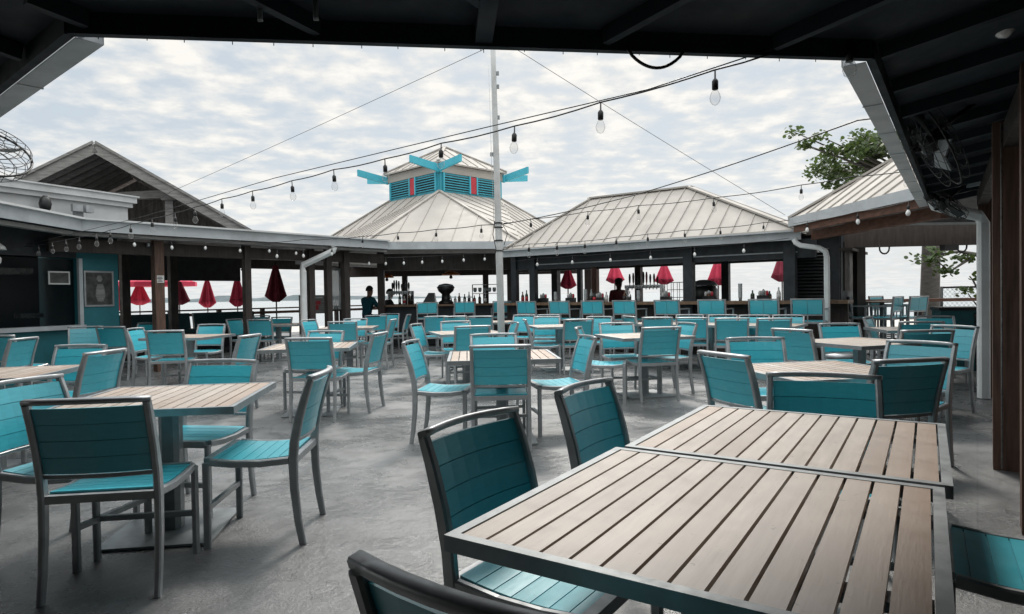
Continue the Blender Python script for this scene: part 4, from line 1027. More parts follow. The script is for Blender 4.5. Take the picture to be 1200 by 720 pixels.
S4 = [(0.017, 14.803, 2.05), (0.592, 14.384, 2.09), (1.327, 13.848, 2.10), (2.057, 13.317, 2.105), (2.777, 12.792, 2.11), (3.511, 12.258, 2.13), (4.26, 11.712, 2.15), (4.888, 11.255, 2.19)]
string_light('string of pale bulbs hung under the eave of the long bar', S4, 1, 7, pale=True, sc_=1.15)
S5 = [(4.779, 10.833, 2.40), (4.812, 10.405, 2.39), (4.915, 9.085, 2.37), (4.996, 8.047, 2.36), (5.014, 7.823, 2.38)]
string_light('string of bulbs under the eave of the right corner pavilion', S5, 1, 4, pale=True, sc_=1.15)
S6 = [(0.022, 15.338, 2.291), (-0.628, 15.241, 2.275), (-1.13, 15.166, 2.258), (-1.627, 15.091, 2.232), (-2.08, 15.023, 2.215), (-2.51, 14.959, 2.198), (-2.916, 14.898, 2.192), (-3.3, 14.84, 2.195), (-3.643, 14.789, 2.187)]
string_light('string of pale bulbs under the fascia of the tower bar', S6, 1, 8, pale=True, sc_=1.15)
S7 = [(-4.75, 12.4, 2.30), (-4.635, 12.712, 2.26), (-4.274, 13.167, 2.29), (-3.833, 13.724, 2.357), (-3.323, 14.366, 2.40)]
string_light('short string of pale bulbs under the arcade eave beside the left downspout', S7, 1, 4, pale=True, sc_=1.15)
def cable(label, pts, r=.005, sag=.0):
    b = Vector(pts[0]); P = []
    for a, c in zip(pts, pts[1:]):
        a = Vector(a); c = Vector(c)
        for i in range(16): u = i/16; q = a.lerp(c, u); q.z -= sag*math.sin(math.pi*u); P.append(q-b)
    P.append(Vector(pts[-1])-b)
    o = MB().tube(P, r, 6).build('cable', M['wire']); o.location = b
    return tag(o, label, 'cable')
cable('thin guy wire from the mast head down to the gabled shed on the left', [(-.21, 8.8, 4.68), (-7.298, 13.809, 3.612), (-8.6, 14.9, 3.40)], .004, .02)
cable('thin guy wire from the mast head down to the right end of the long roof', [(.0, 8.8, 4.70), (4.769, 11.142, 2.58)], .004, .02)
cable('black cable rising from the mast to the near right roof corner', [(-.12, 8.8, 2.24), (1.555, 8.1, 2.50), (2.788, 5.14, 2.62), (3.0, 4.4, 2.55)], .006, .02)
S8 = [ar(k, -.06, 2.32+.02*(i % 2)) for i, k in enumerate((.2, .75, 1.35, 1.95, 2.6, 3.2, 3.8, 4.4))]
string_light('string of pale bulbs along the arcade eave between the snack bar and the left downspout', S8, 1, 7, pale=True, sc_=1.0)

# ------------------------------------------------------------------ umbrellas beyond the arcade and the bar
def closed_umbrella(label, loc, top, bot, mat, w=.30, group='closed red umbrellas'):
    t = thing('closed_umbrella', label, 'umbrella', loc, random.uniform(0, 40), group)
    L = top-bot
    MB().tube([(0, 0, -.15), (0, 0, top+.02)], .022, 8).build('pole', M['greywood'], t)
    MB().lathe((0, 0, bot), [(w*.30, -.04*L), (w*.62, .03*L), (w, .13*L), (w*.82, .30*L), (w*.58, .58*L), (w*.36, .82*L), (w*.24, .93*L), (w*.30, .95*L), (.03, L)], 32, True, .26, 7).build('canopy', M[mat], t)
    MB().ring((0, 0, bot+.20*L), w*.95, .014, (0, 0, 1), 24).build('tie', M['umbrella_dark'], t)
    MB().lathe((0, 0, top), [(.03, 0), (.025, .05), (.008, .09)], 8).build('finial', M['wire'], t)
    return t
def at(px, Y): return ((px-600)/750*Y, Y)
for px, Y, top, bot, mt, w, lb in ((138, 25, 1.95, .95, 'umbrella', .34, 'closed red umbrella half hidden by the snack bar wall'), (164, 25.5, 2.0, 1.15, 'umbrella', .34, 'closed red umbrella behind the dark post nearest the snack bar'),
        (210.5, 22.5, 1.95, 1.15, 'umbrella_dark', .30, 'closed dark maroon umbrella between the two posts left of the pink red pair'), (243.5, 24, 2.08, 1.03, 'umbrella', .26, 'closed bright red umbrella standing free, left one of the free pair'),
        (278.5, 23, 2.12, 1.06, 'umbrella', .25, 'closed bright red umbrella standing free, right one of the free pair'), (324, 20, 2.33, 1.22, 'umbrella_dark', .28, 'closed maroon umbrella between the arcade post and the white downspout'),
        (666, 21.5, 2.15, 1.47, 'umbrella', .24, 'closed red umbrella seen through the bar, nearest to the mast'), (721, 21.2, 2.3, 1.62, 'umbrella', .26, 'closed red umbrella behind the head of the bartender'),
        (779, 19, 2.15, 1.53, 'umbrella', .24, 'closed red umbrella behind the tap handles'), (842, 18.4, 2.25, 1.48, 'umbrella', .27, 'closed red umbrella against the thick post at the wide clear bar opening'),
        (917, 18.2, 2.35, 1.55, 'umbrella_dark', .26, 'closed maroon umbrella at the right edge of the wide clear bar opening')):
    x, y = at(px, Y); closed_umbrella(lb, (x, y, 0), top, bot, mt, w)
ou = thing('open_umbrella', 'open red umbrella far behind the arcade posts', 'umbrella', (-14.4, 26, 0))
MB().tube([(0, 0, -.15), (0, 0, 2.35)], .025, 8).build('pole', M['greywood'], ou)
MB().lathe((0, 0, 1.86), [(1.55, 0), (1.55, .17), (.8, .36), (.05, .52)], 8, False).build('canopy', M['umbrella'], ou)

# ------------------------------------------------------------------ things on and behind the bars
def bottle(name, label, p, h, mat, r=.038, group='bottles on the bars'):
    o = MB().lathe((0, 0, 0), [(r, 0), (r, h*.58), (r*.8, h*.66), (r*.38, h*.76), (r*.36, h*.97), (r*.42, h)], 12).build(name, M[mat]); o.location = p
    MB().lathe((0, 0, 0), [(r*1.03, h*.16), (r*1.03, h*.48)], 12).build('bottle_label', M[rnd.choice(['paper', 'red', 'art', 'barwood', 'paper'])], o)
    return tag(o, label, 'bottle', group)
rnd = random.Random(5)
# tap towers
def tap_tower(label, p, az, w, h, n, cols):
    t = thing('tap_tower', label, 'beer tap', p, az)
    m = MB()
    for s in (-1, 1): m.sweep([(s*w/2, 0, 0), (s*w/2, 0, h)], (.09, .09))
    m.box((0, 0, h-.03), (w+.09, .1, .08)); m.build('tower', M['steel'], t)
    for i in range(n):
        x = -w/2+.09+(w-.18)*i/(n-1)
        f = MB().tube([(x, -.05, h-.03), (x, -.10, h-.04), (x, -.11, h-.10)], .012, 6).build('faucet', M['steel'], t)
        hh = .20+rnd.uniform(0, .13)
        MB().lathe((x+rnd.uniform(-.01, .01), -.05, h+.0), [(.010, 0), (.012, .05), (.022, .08), (.028, hh*.7), (.016, hh)], 8).build('handle', M[cols[i % len(cols)]], f)
    return t
tap_tower('steel tap tower with a row of tap handles on the long bar', bar_pt(14.2, -6.43, .95), AZB, .90, .50, 9, ['black', 'barwood', 'black', 'bottle_green', 'blackplastic', 'red', 'black', 'bottle_amber'])
tap_tower('steel tap tower on the far bar beside the seated guests', (-3.0, 17.3, .98), 0, .62, .44, 8, ['black', 'blackplastic', 'bottle_green', 'black', 'barwood'])
m = MB(); bbar(m, 14.2, -7.2, -4.6, .47, .5, .94); u_ = m.build('under_counter', M['black']); tag(u_, 'black inner counter under the steel tap tower', 'counter')
u2 = MB().box((-2.4, 17.3, .48), (1.8, .5, .96)).build('under_counter', M['black']); tag(u2, 'black inner counter of the far bar under its tap tower', 'counter')
gr = thing('dome_grill', 'big round black dome on the long bar behind the sixth stool from the mast', 'grill', bar_pt(14.3, -5.03, .90), AZB)
MB().lathe((0, 0, .12), [(.27, .0), (.30, .05), (.30, .30), (.27, .36), (.26, .38)], 24).build('body', M['blackplastic'], gr)
MB().lathe((0, 0, .50), [(.31, 0), (.30, .03), (.23, .10), (.1, .14), (.03, .145)], 24).build('lid', M['alu_dark'], gr)
MB().ring((0, -.02, .505), .315, .012, (0, 0, 1), 28).build('band', M['steel'], gr)
MB().box((0, 0, .06), (.5, .5, .12)).build('base', M['black'], gr)
cr_ = thing('wire_glass_rack', 'wire rack of glasses on the long bar left of the round black dome', 'rack', bar_pt(14.3, -5.63, .95), AZB)
m = MB()
for x in (-.22, -.07, .08, .22):
    for y in (-.12, .12): m.tube([(x, y, 0), (x, y, .55)], .007, 5)
for z in (.2, .38, .55):
    for y in (-.12, .12): m.tube([(-.22, y, z), (.22, y, z)], .007, 5)
    for x in (-.22, .22): m.tube([(x, -.12, z), (x, .12, z)], .007, 5)
m.build('frame', M['steel'], cr_)
for i in range(6):
    g = MB().lathe((-.17+(i % 3)*.15, -.05+.1*(i//3), .02), [(.03, 0), (.042, .12)], 10).build('tumbler', M['bottle_clear'], cr_)
mats = ['bottle_amber', 'bottle_green', 'bottle_clear', 'black', 'ceramic', 'bottle_amber', 'steel']
spots = []
for s in (-8.9, -8.75, -7.05, -6.9, -6.62, -6.2, -6.05, -4.35, -3.5, -3.35, -3.2, -3.02): spots.append((12.65, s))
lbs = ['bottle on the long bar behind the stool right of the mast, left one', 'bottle on the long bar behind the stool right of the mast, right one', 'bottle on the long bar below the red umbrella nearest the mast', 'second bottle on the long bar below the red umbrella nearest the mast',
       'bottle beside the light brown bar post', 'bottle on the bar left of the bartender in maroon', 'second bottle on the bar left of the bartender in maroon', 'bottle at the left foot of the thick bar post', 'bottle right of the round black dome, first of four', 'bottle right of the round black dome, second of four', 'bottle right of the round black dome, third of four', 'bottle right of the round black dome, last of four']
for i, ((q, s), lb) in enumerate(zip(spots, lbs)): bottle('bottle', lb, bar_pt(q+rnd.uniform(-.06, .08), s, 1.085), rnd.uniform(.18, .30), mats[i % len(mats)])
G = ['second cluster on the far bar']
for i, x in enumerate((-2.95, -2.85, -2.72, -2.62, -1.62, -1.5, -1.38, -1.25, -1.12, -.98, -.85, -.7)):
    bottle('bottle', 'bottle number %s of the row standing along the far bar, counted from its left end' % ['one', 'two', 'three', 'four', 'five', 'six', 'seven', 'eight', 'nine', 'ten', 'eleven', 'twelve'][i], (x, 16.85+rnd.uniform(-.1, .12), 1.065), rnd.uniform(.20, .36), mats[(i*3+1) % len(mats)])
def caddy(label, p, az):
    t = thing('bar_caddy', label, 'caddy', p, az, 'caddies on the long bar')
    MB().box((0, 0, .05), (.22, .12, .10)).build('tray', M['blackplastic'], t, .005)
    for i in range(3): MB().lathe((-.07+.07*i, 0, .09), [(.022, 0), (.026, .07+.03*(i % 2)), (.012, .10+.03*(i % 2))], 10).build('shaker', M[['ceramic', 'bottle_clear', 'red'][i]], t)
    MB().box((.0, .04, .14), (.12, .03, .10)).build('napkins', M['paper'], t)
for s, lb in ((-8.3, 'small black caddy with napkins on the long bar, nearest the mast'), (-7.55, 'small black caddy with napkins on the long bar below the first red umbrella'), (-6.8, 'small black caddy with napkins beside the light brown bar post'), (-5.25, 'small black caddy with napkins before the tap tower'), (-4.35, 'small black caddy with napkins at the foot of the thick bar post'), (-3.3, 'small black caddy with napkins in the widest clear bar opening')):
    caddy(lb, bar_pt(12.66, s, 1.085), AZB+rnd.uniform(-15, 15))
for s, n, lb in ((-8.0, 4, 'stack of tumblers on the long bar right of the mast'), (-7.2, 5, 'stack of tumblers on the long bar left of the light brown post'), (-5.9, 4, 'stack of tumblers on the long bar left of the tap tower'), (-3.75, 6, 'stack of tumblers on the long bar right of the thick post')):
    t = thing('tumbler_stack', lb, 'glasses', bar_pt(12.72, s, 1.085), 0, 'stacked tumblers')
    for i in range(n): MB().lathe((0, 0, .045*i), [(.030, 0), (.042, .11)], 10).build('tumbler', M['bottle_clear'], t)
em = thing('dome_machine', 'dark machine with a flared dome on the far bar', 'drinks machine', (-1.75, 17.0, 1.065))
MB().lathe((0, 0, 0), [(.20, 0), (.20, .05), (.12, .1), (.11, .26), (.2, .34), (.24, .44), (.22, .46)], 20).build('body', M['blackplastic'], em)
MB().lathe((0, 0, .46), [(.22, 0), (.18, .05), (.04, .08)], 20).build('lid', M['alu_dark'], em)
MB().hexa([(-.62, -.2, 0), (-.26, -.2, 0), (-.26, .2, 0), (-.62, .2, 0), (-.45, -.1, .3), (-.3, -.1, .3), (-.3, .1, .3), (-.45, .1, .3)]).build('side_tank', M['blackplastic'], em, .01)
gk = thing('glass_rack', 'wire rack with hanging glasses on the far bar, left of the mast', 'rack', (-.72, 17.3, 1.065))
m = MB()
for x in (-.34, 0, .34):
    for y in (-.1, .1): m.tube([(x, y, 0), (x, y, .50)], .008, 5)
for z in (.26, .5):
    for y in (-.1, .1): m.tube([(-.34, y, z), (.34, y, z)], .008, 5)
m.build('frame', M['steel'], gk)
for i in range(5): MB().lathe((-.27+.13*i, 0, .30), [(.03, 0), (.05, .05), (.045, .12)], 10).build('glass', M['bottle_clear'], gk)
def hanging_lamp(label, p, r):
    t = thing('amber_lamp', label, 'lamp', p)
    MB().lathe((0, 0, 0), [(r, 0), (r*.85, .05), (r*.45, .11), (.03, .13)], 16, True, .06, 8).build('shade', M['orange'], t)
    MB().lathe((0, 0, -.10), [(.015, 0), (.05, .03), (.035, .09), (.02, .1)], 10).build('pendant', M['blackplastic'], t)
    MB().tube([(0, 0, .12), (0, 0, .6)], .01, 6).build('stem', M['wire'], t)
hanging_lamp('amber glass lamp hanging under the tower roof above the dome machine', (-1.72, 18.2, 1.86), .26)
hanging_lamp('amber glass lamp hanging under the tower roof beside its left front post', (-3.62, 18.6, 1.83), .20)
for i, (x, l) in enumerate(((-2.62, .32), (-1.98, .34), (-.62, .34), (-.05, .30), (.45, .35))):
    o = MB().tube([(0, 0, 0), (.01, 0, -l*.6), (0, 0, -l)], [.016, .018, .010], 7).build('hanging_cord', M['wire']); o.location = (x, 20.5, 2.28)
    tag(o, 'dark cord hanging from the tower bar header, %s from the left of five' % ['first', 'second', 'third', 'fourth', 'fifth'][i], 'cord', 'cords hanging in the tower bar')

# ------------------------------------------------------------------ people
def person(label, loc, az, J, shirt, skin, trousers, hair_mat, cap=False, group=None):
    """J: joint name -> (x, y, z); body grown as one skinned surface, coloured by nearest bone"""
    t = thing('person', label, 'person', loc, az, group)
    bones = [('pelvis', 'waist'), ('waist', 'chest'), ('chest', 'neck'), ('neck', 'head0'), ('head0', 'head1'), ('head1', 'head2')]
    for s in 'lr':
        bones += [('chest', 'sh'+s), ('sh'+s, 'el'+s), ('el'+s, 'wr'+s), ('wr'+s, 'ha'+s), ('pelvis', 'hi'+s), ('hi'+s, 'kn'+s), ('kn'+s, 'an'+s), ('an'+s, 'to'+s)]
        for k in range(4): bones.append(('ha'+s, 'f%d%s' % (k, s)))
        bones.append(('wr'+s, 'th'+s))
    J = dict(J)
    for s in 'lr':
        w = Vector(J['wr'+s]); e = Vector(J['el'+s]); d = (w-e).normalized(); h = w+d*.085; J['ha'+s] = tuple(h)
        side = d.cross(Vector((0, 0, 1))); side = side.normalized() if side.length > .1 else Vector((0, 1, 0))
        for k in range(4): J['f%d%s' % (k, s)] = tuple(h+d*(.06+.012*(1-abs(k-1.5)))+side*(k-1.5)*.021+Vector((0, 0, -.025)))
        J['th'+s] = tuple(w+d*.06+side*-.045)
        J['hi'+s] = tuple((Vector(J['pelvis'])+Vector(((-.09 if s == 'l' else .09), 0, -.03))))
    rad = {'pelvis': (.135, .11), 'waist': (.125, .10), 'chest': (.17, .12), 'neck': (.055, .058), 'head0': (.065, .075), 'head1': (.078, .094), 'head2': (.05, .06)}
    for s in 'lr':
        rad.update({'sh'+s: (.075,)*2, 'el'+s: (.043,)*2, 'wr'+s: (.029,)*2, 'ha'+s: (.036, .018), 'hi'+s: (.09,)*2, 'kn'+s: (.058,)*2, 'an'+s: (.038,)*2, 'to'+s: (.036, .03), 'th'+s: (.010,)*2})
        for k in range(4): rad['f%d%s' % (k, s)] = (.009,)*2
    names = list(dict.fromkeys(n for b in bones for n in b)); idx = {n: i for i, n in enumerate(names)}
    me = bpy.data.meshes.new('body'); me.from_pydata([J[n] for n in names], [(idx[a], idx[b]) for a, b in bones], [])
    o = bpy.data.objects.new('body', me); COL.objects.link(o)
    o.modifiers.new('skin', 'SKIN'); sub = o.modifiers.new('sub', 'SUBSURF'); sub.levels = sub.render_levels = 2
    for n in names:
        sv = me.skin_vertices[0].data[idx[n]]; sv.radius = rad[n]; sv.use_root = (n == 'pelvis')
    bpy.context.view_layer.update()
    dg = bpy.context.evaluated_depsgraph_get(); ev = bpy.data.meshes.new_from_object(o.evaluated_get(dg))
    o.modifiers.clear(); o.data = ev; ev.name = 'body'
    ev.materials.clear()
    for mm in (shirt, skin, trousers, 'black'): ev.materials.append(M[mm])
    def part_of(p):
        best = None
        for a, b in bones:
            A = Vector(J[a]); B = Vector(J[b]); e = B-A; u = max(0, min(1, (p-A).dot(e)/e.length_squared)); d = (p-(A+e*u)).length
            if best is None or d < best[0]: best = (d, a, b, u)
        return best
    for f in ev.polygons:
        f.use_smooth = True; _, a, b, u = part_of(f.center)
        if a in ('neck', 'head0', 'head1') or b in ('head0', 'head1', 'head2') or (a == 'chest' and b == 'neck' and u > .75): f.material_index = 1
        elif a.startswith(('wr', 'ha')) or (a.startswith('el')) or (a.startswith('sh') and u > .75): f.material_index = 1
        elif a.startswith('an') or b.startswith('to'): f.material_index = 3
        elif a.startswith(('hi', 'kn')) or b.startswith(('hi', 'kn')) or (a == 'pelvis' and u < .35): f.material_index = 2
    o.parent = t
    hc = (Vector(J['head0'])+Vector(J['head2']))/2+Vector((0, .0, .01))
    m = MB()                                   # hair: cap over the back and top of the skull, facing +Y
    seg = 14; rows = []
    for i in range(8):
        th = i/7*1.75; row = []
        for k in range(seg):
            ph = 2*math.pi*k/seg; front = max(0, math.sin(ph)); tt = th*(1-.42*front)
            row.append(m.v(hc+Vector((math.cos(ph)*math.sin(tt)*.093, math.sin(ph)*math.sin(tt)*.108-.008, math.cos(tt)*.125+.015))))
        rows.append(row)
    for r0, r1 in zip(rows, rows[1:]):
        for k in range(seg): m.f([r0[k], r0[(k+1) % seg], r1[(k+1) % seg], r1[k]], True)
    m.build('hair', M[hair_mat], t)
    m = MB(); m.hexa([hc+Vector(p) for p in ((-.016, .085, -.035), (.016, .085, -.035), (.010, .095, .0), (-.010, .095, .0), (-.006, .112, -.035), (.006, .112, -.035), (.005, .10, .0), (-.005, .10, .0))]); m.build('nose', M[skin], t)
    for s in (-1, 1):
        MB().lathe(hc+Vector((.033*s, .088, .0)), [(.004, -.008), (.011, 0), (.004, .008)], 8).build('eye', M['ink'], t)
        MB().lathe(hc+Vector((.088*s, 0, -.025)), [(.006, -.03), (.014, 0), (.006, .03)], 8).build('ear', M[skin], t)
    MB().bar(hc+Vector((-.024, .09, -.062)), hc+Vector((.024, .09, -.062)), .008, .008).build('mouth', M['red'], t)
    if cap:
        MB().lathe(hc+Vector((0, 0, .05)), [(.105, 0), (.105, .04), (.08, .085), (.02, .10)], 16).build('cap', M['black'], t)
    return t
def seated(sz):                              # on a seat at height sz, arms forward on a bar
    return {'pelvis': (0, 0, sz+.10), 'waist': (0, -.01, sz+.28), 'chest': (0, .03, sz+.46), 'neck': (0, .06, sz+.60), 'head0': (0, .085, sz+.67), 'head1': (0, .10, sz+.76), 'head2': (0, .09, sz+.84),
            'shl': (-.19, .03, sz+.53), 'shr': (.19, .03, sz+.53), 'ell': (-.25, .16, sz+.29), 'elr': (.25, .16, sz+.29), 'wrl': (-.14, .38, sz+.34), 'wrr': (.14, .38, sz+.34),
            'knl': (-.13, .44, sz+.08), 'knr': (.13, .44, sz+.08), 'anl': (-.13, .40, sz-.36), 'anr': (.13, .40, sz-.36), 'tol': (-.14, .53, sz-.40), 'tor': (.14, .53, sz-.40)}
stand = {'pelvis': (0, 0, .96), 'waist': (0, 0, 1.12), 'chest': (0, .01, 1.30), 'neck': (0, .02, 1.46), 'head0': (0, .035, 1.53), 'head1': (0, .04, 1.62), 'head2': (0, .03, 1.70),
         'shl': (-.20, 0, 1.39), 'shr': (.20, 0, 1.39), 'ell': (-.25, -.02, 1.10), 'elr': (.25, -.02, 1.10), 'wrl': (-.20, .20, 1.02), 'wrr': (.20, .20, 1.02),
         'knl': (-.11, .03, .50), 'knr': (.11, .03, .50), 'anl': (-.12, -.01, .09), 'anr': (.12, -.01, .09), 'tol': (-.13, .13, .04), 'tor': (.13, .13, .04)}
gx, gy = -3.78, 16.75
person('guest in a dark teal shirt sitting at the left end of the far bar', (gx, gy, 0), 35, seated(.68), 'shirt_teal', 'skin', 'denim', 'hair')
person('guest in black sitting at the far bar, half hidden by its left post', (-3.38, 17.35, 0), 60, seated(.60), 'shirt_black', 'skin', 'denim', 'hair')
def plain_stool(label, x, y, az, z):
    t = thing('backless_stool', label, 'stool', (x, y, 0), az, 'backless stools under the guests')
    MB().lathe((0, 0, z-.04), [(.18, 0), (.19, .015), (.19, .03), (.17, .04)], 16).build('seat', M['blackplastic'], t)
    for sx in (-1, 1):
        for sy in (-1, 1): MB().tube([(.11*sx, .11*sy, z-.03), (.18*sx, .18*sy, 0)], .014, 6).build('leg', M['alu_dark'], t)
    MB().ring((0, 0, .28), .21, .010, (0, 0, 1), 20).build('footrest', M['alu_dark'], t)
plain_stool('backless stool under the guest in dark teal', gx, gy, 35, .70); plain_stool('backless stool under the guest in black', -3.38, 17.35, 60, .62)
bp_ = bar_pt(14.75, -7.40)
sp_ = {k: (v[0], v[1], v[2]*.93) for k, v in stand.items()}
person('bartender in a maroon shirt and dark cap standing behind the long bar', bp_, 150, sp_, 'shirt_maroon', 'skin_dark', 'shirt_black', 'hair', True)

# ------------------------------------------------------------------ fans and lamps under the near roof
def cage_fan(label, loc, axis, r, stem_to, blades=3):
    t = thing('cage_fan', label, 'fan', loc, 0, 'cage fans under the near roof'); ax = Vector(axis).normalized()
    x = ax.orthogonal().normalized(); y = ax.cross(x); m = MB()
    for k, (rr, dz) in enumerate(((1, 0), (.96, .18), (.96, -.18), (.72, .24), (.72, -.24), (.45, .26), (.45, -.26), (.2, .27), (.2, -.27))): m.ring(ax*dz*r, r*rr, .006 if k == 0 else .0022, ax, 36, 5)
    for i in range(24):
        a = 2*math.pi*i/24; d = x*math.cos(a)+y*math.sin(a)
        for s in (-1, 1): m.tube([ax*s*.27*r+d*r*.12, ax*s*.24*r+d*r*.72, ax*s*.18*r+d*r*.96, d*r], .0016, 4, caps=False)
    m.build('cage', M['wire'], t)
    m = MB()
    m.tube([ax*-.30*r, ax*-.26*r, ax*.2*r, ax*.24*r], [.03, .055, .055, .03], 14); m.build('motor', M['blackplastic'], t)
    for i in range(blades):
        a = 2*math.pi*i/blades+.5; d = x*math.cos(a)+y*math.sin(a); e = ax.cross(d); m = MB()
        p = [d*r*.15-e*.015+ax*.01, d*r*.86-e*.03*(r/.28)+ax*.03, d*r*.82+e*.045*(r/.28)-ax*.03, d*r*.15+e*.02-ax*.01]
        o = ax*.006; m.hexa([q-o for q in p]+[q+o for q in p]); m.build('blade', M['alu_dark'] if blades == 3 else M['blackplastic'], t)
    st = Vector(stem_to)-Vector(loc)
    MB().tube([ax*-.28*r, ax*-.5*r+Vector((0, 0, .03)), st], .014, 8).build('bracket', M['wire'], t)
    return t
cage_fan('round cage fan cut by the left edge under the roof corner', (-2.72, 3.28, 2.06), (.55, -.35, .75), .235, (-2.9, 3.1, 2.42))
cage_fan('cage fan with a bright blade under the dark ceiling beside the right gutter', (2.72, 4.10, 2.20), (.82, -.42, .43), .30, (3.05, 4.1, 2.50))
cage_fan('dark cage fan hanging at the far end of the right gutter above the downspout', (4.72, 6.98, 2.19), (.60, -.30, .74), .26, (4.95, 6.9, 2.42), 4)
def flood_bulb(label, loc, aim):
    t = thing('flood_bulb', label, 'lamp', loc, 0, 'bulb lamps on the dark ceiling'); ax = Vector(aim).normalized()
    MB().tube([Vector((0, 0, 0)), ax*.035, ax*.075, ax*.10, ax*.112], [.025, .042, .052, .045, .015], 16).build('bulb', M['frost_skylit'], t)
    MB().tube([ax*-.07, ax*.005], [.024, .026], 12).build('socket', M['blackplastic'], t)
    MB().tube([ax*-.06, ax*-.06+Vector((0, 0, .16))], .012, 6).build('bracket', M['blackplastic'], t)
flood_bulb('white bulb lamp on the dark ceiling at the top right', (2.28, 3.05, 2.52), (.4, -.55, -.45))
flood_bulb('white bulb lamp on the dark ceiling left of the one at the top right', (1.98, 3.10, 2.56), (-.5, -.4, -.6))
cb = thing('corner_bulb', 'clear bulb hanging at the right end of the near roof edge', 'bulb', (1.50, 2.83, 2.30))
MB().lathe((0, 0, -.10), [(.005, 0), (.022, .01), (.030, .035), (.022, .065), (.014, .075)], 12).build('bulb', M['bulb'], cb); MB().lathe((0, 0, -.03), [(.016, 0), (.016, .03), (.01, .06)], 10).build('socket', M['wire'], cb)

# ------------------------------------------------------------------ sea grape trees on the right
def tree(label, base, trunk, limbs, clumps, seed, nleaf=1500):
    t = thing('sea_grape_tree', label, 'tree', base, 0, 'sea grape trees'); r = random.Random(seed)
    m = MB(); m.tube(trunk[0], trunk[1], 12); m.build('trunk', M['bark'], t)
    m = MB()
    for p, rr in limbs: m.tube(p, rr, 7)
    m.build('limbs', M['bark'], t)
    m = MB()
    for (c, rad, n) in clumps:
        c = Vector(c)
        for _ in range(n):
            d = Vector((r.gauss(0, 1), r.gauss(0, 1), r.gauss(0, .8))).normalized()*(r.random()**.45)
            p = c+Vector((d.x*rad[0], d.y*rad[1], d.z*rad[2])); s = r.uniform(.034, .062)
            nrm = (Vector((r.gauss(0, .8), r.gauss(0, .8)-.3, 1))).normalized(); x = nrm.orthogonal().normalized(); x.rotate(Matrix.Rotation(r.uniform(0, 6.28), 3, nrm)); y = nrm.cross(x)
            vs = [m.v(p+x*math.cos(a)*s+y*math.sin(a)*s*.85+nrm*(-.12*s*abs(math.cos(a)))) for a in (0, 1.05, 2.09, 3.14, 4.19, 5.24)]
            m.f(vs)
    m.build('crown', M['leaf'], t)
    return t
cl = []
r_ = random.Random(21)
for _ in range(50):       # clumps of an open crown leaning to the left
    u = r_.random(); cx = -2.25+u*4.6; cz = 4.25+1.75*u**.6*r_.uniform(.25, 1.15)+r_.uniform(-.45, .25); cl.append(((cx, r_.uniform(-1.3, 1.3), cz), (r_.uniform(.22, .5), .4, r_.uniform(.16, .30)), 120))
for i in range(13): cl.append(((-1.2-1.9*i/12+r_.uniform(-.12, .12), r_.uniform(-.2, .2), 4.55+.45*(i/12)+r_.uniform(-.22, .25)), (r_.uniform(.14, .30), .25, r_.uniform(.09, .18)), 46))
trunk = ([(0, 0, -.2), (-.03, 0, .4), (-.02, 0, 1.3), (.03, .02, 2.4), (.0, 0, 3.4), (-.2, 0, 4.2)], [.25, .215, .20, .19, .17, .12])
limbs = []
for i in range(36):
    c = Vector(cl[-1-i if i < 9 else (i-9)*2-(i > 33)][0]); a = Vector((-.1, 0, 3.2+.035*i)); limbs.append(([a, a.lerp(c, .35)+Vector((0, 0, .25)), a.lerp(c, .7)+Vector((0, 0, .15)), c], [.06, .038, .022, .008]))
tree('tree with a thick grey trunk, its leaves showing above the corner roof', (9.95, 15.2, -.1), trunk, limbs, cl, 31)
cl2 = []
for c, n in (((-1.05, 0, 1.95), 30), ((-.75, .1, 1.72), 30), ((-.35, .1, 2.0), 34), ((-.9, 0, 2.15), 26), ((-.15, -.1, 1.55), 26), ((-.5, -.1, 1.30), 12), ((.1, 0, 1.15), 14), ((-.1, .1, .75), 12), ((.5, 0, 2.4), 60), ((1.1, .2, 2.8), 90), ((1.6, 0, 3.2), 110), ((.4, .3, 3.1), 90), ((1.9, -.2, 2.5), 80), ((-1.35, 0, 1.98), 12)):
    cl2.append((c, (.24, .24, .15), int(n*1.8)))
tree('smaller leaning sea grape tree between the fence and the white downspout', (9.6, 13.0, -.1), ([(1.05, 0, -.1), (.85, 0, .6), (.45, 0, 1.35), (.0, 0, 2.0), (.2, .1, 2.7), (.9, .1, 3.1)], [.17, .15, .13, .115, .09, .05]),
     [([(.5, 0, 1.3), (.2, 0, 1.2), (-.05, .05, .9), (-.3, .05, 1.25)], [.03, .025, .018, .01]), ([(-.3, 0, 1.95), (-.7, 0, 1.7), (-1.0, 0, 1.95)], [.03, .02, .01]), ([(0, 0, 2.0), (-.5, 0, 2.1), (-1.3, 0, 2.0)], [.05, .03, .012]),
      ([(.3, 0, 1.55), (-.25, 0, 1.55), (.25, 0, .55)], [.022, .02, .012])], cl2, 12)

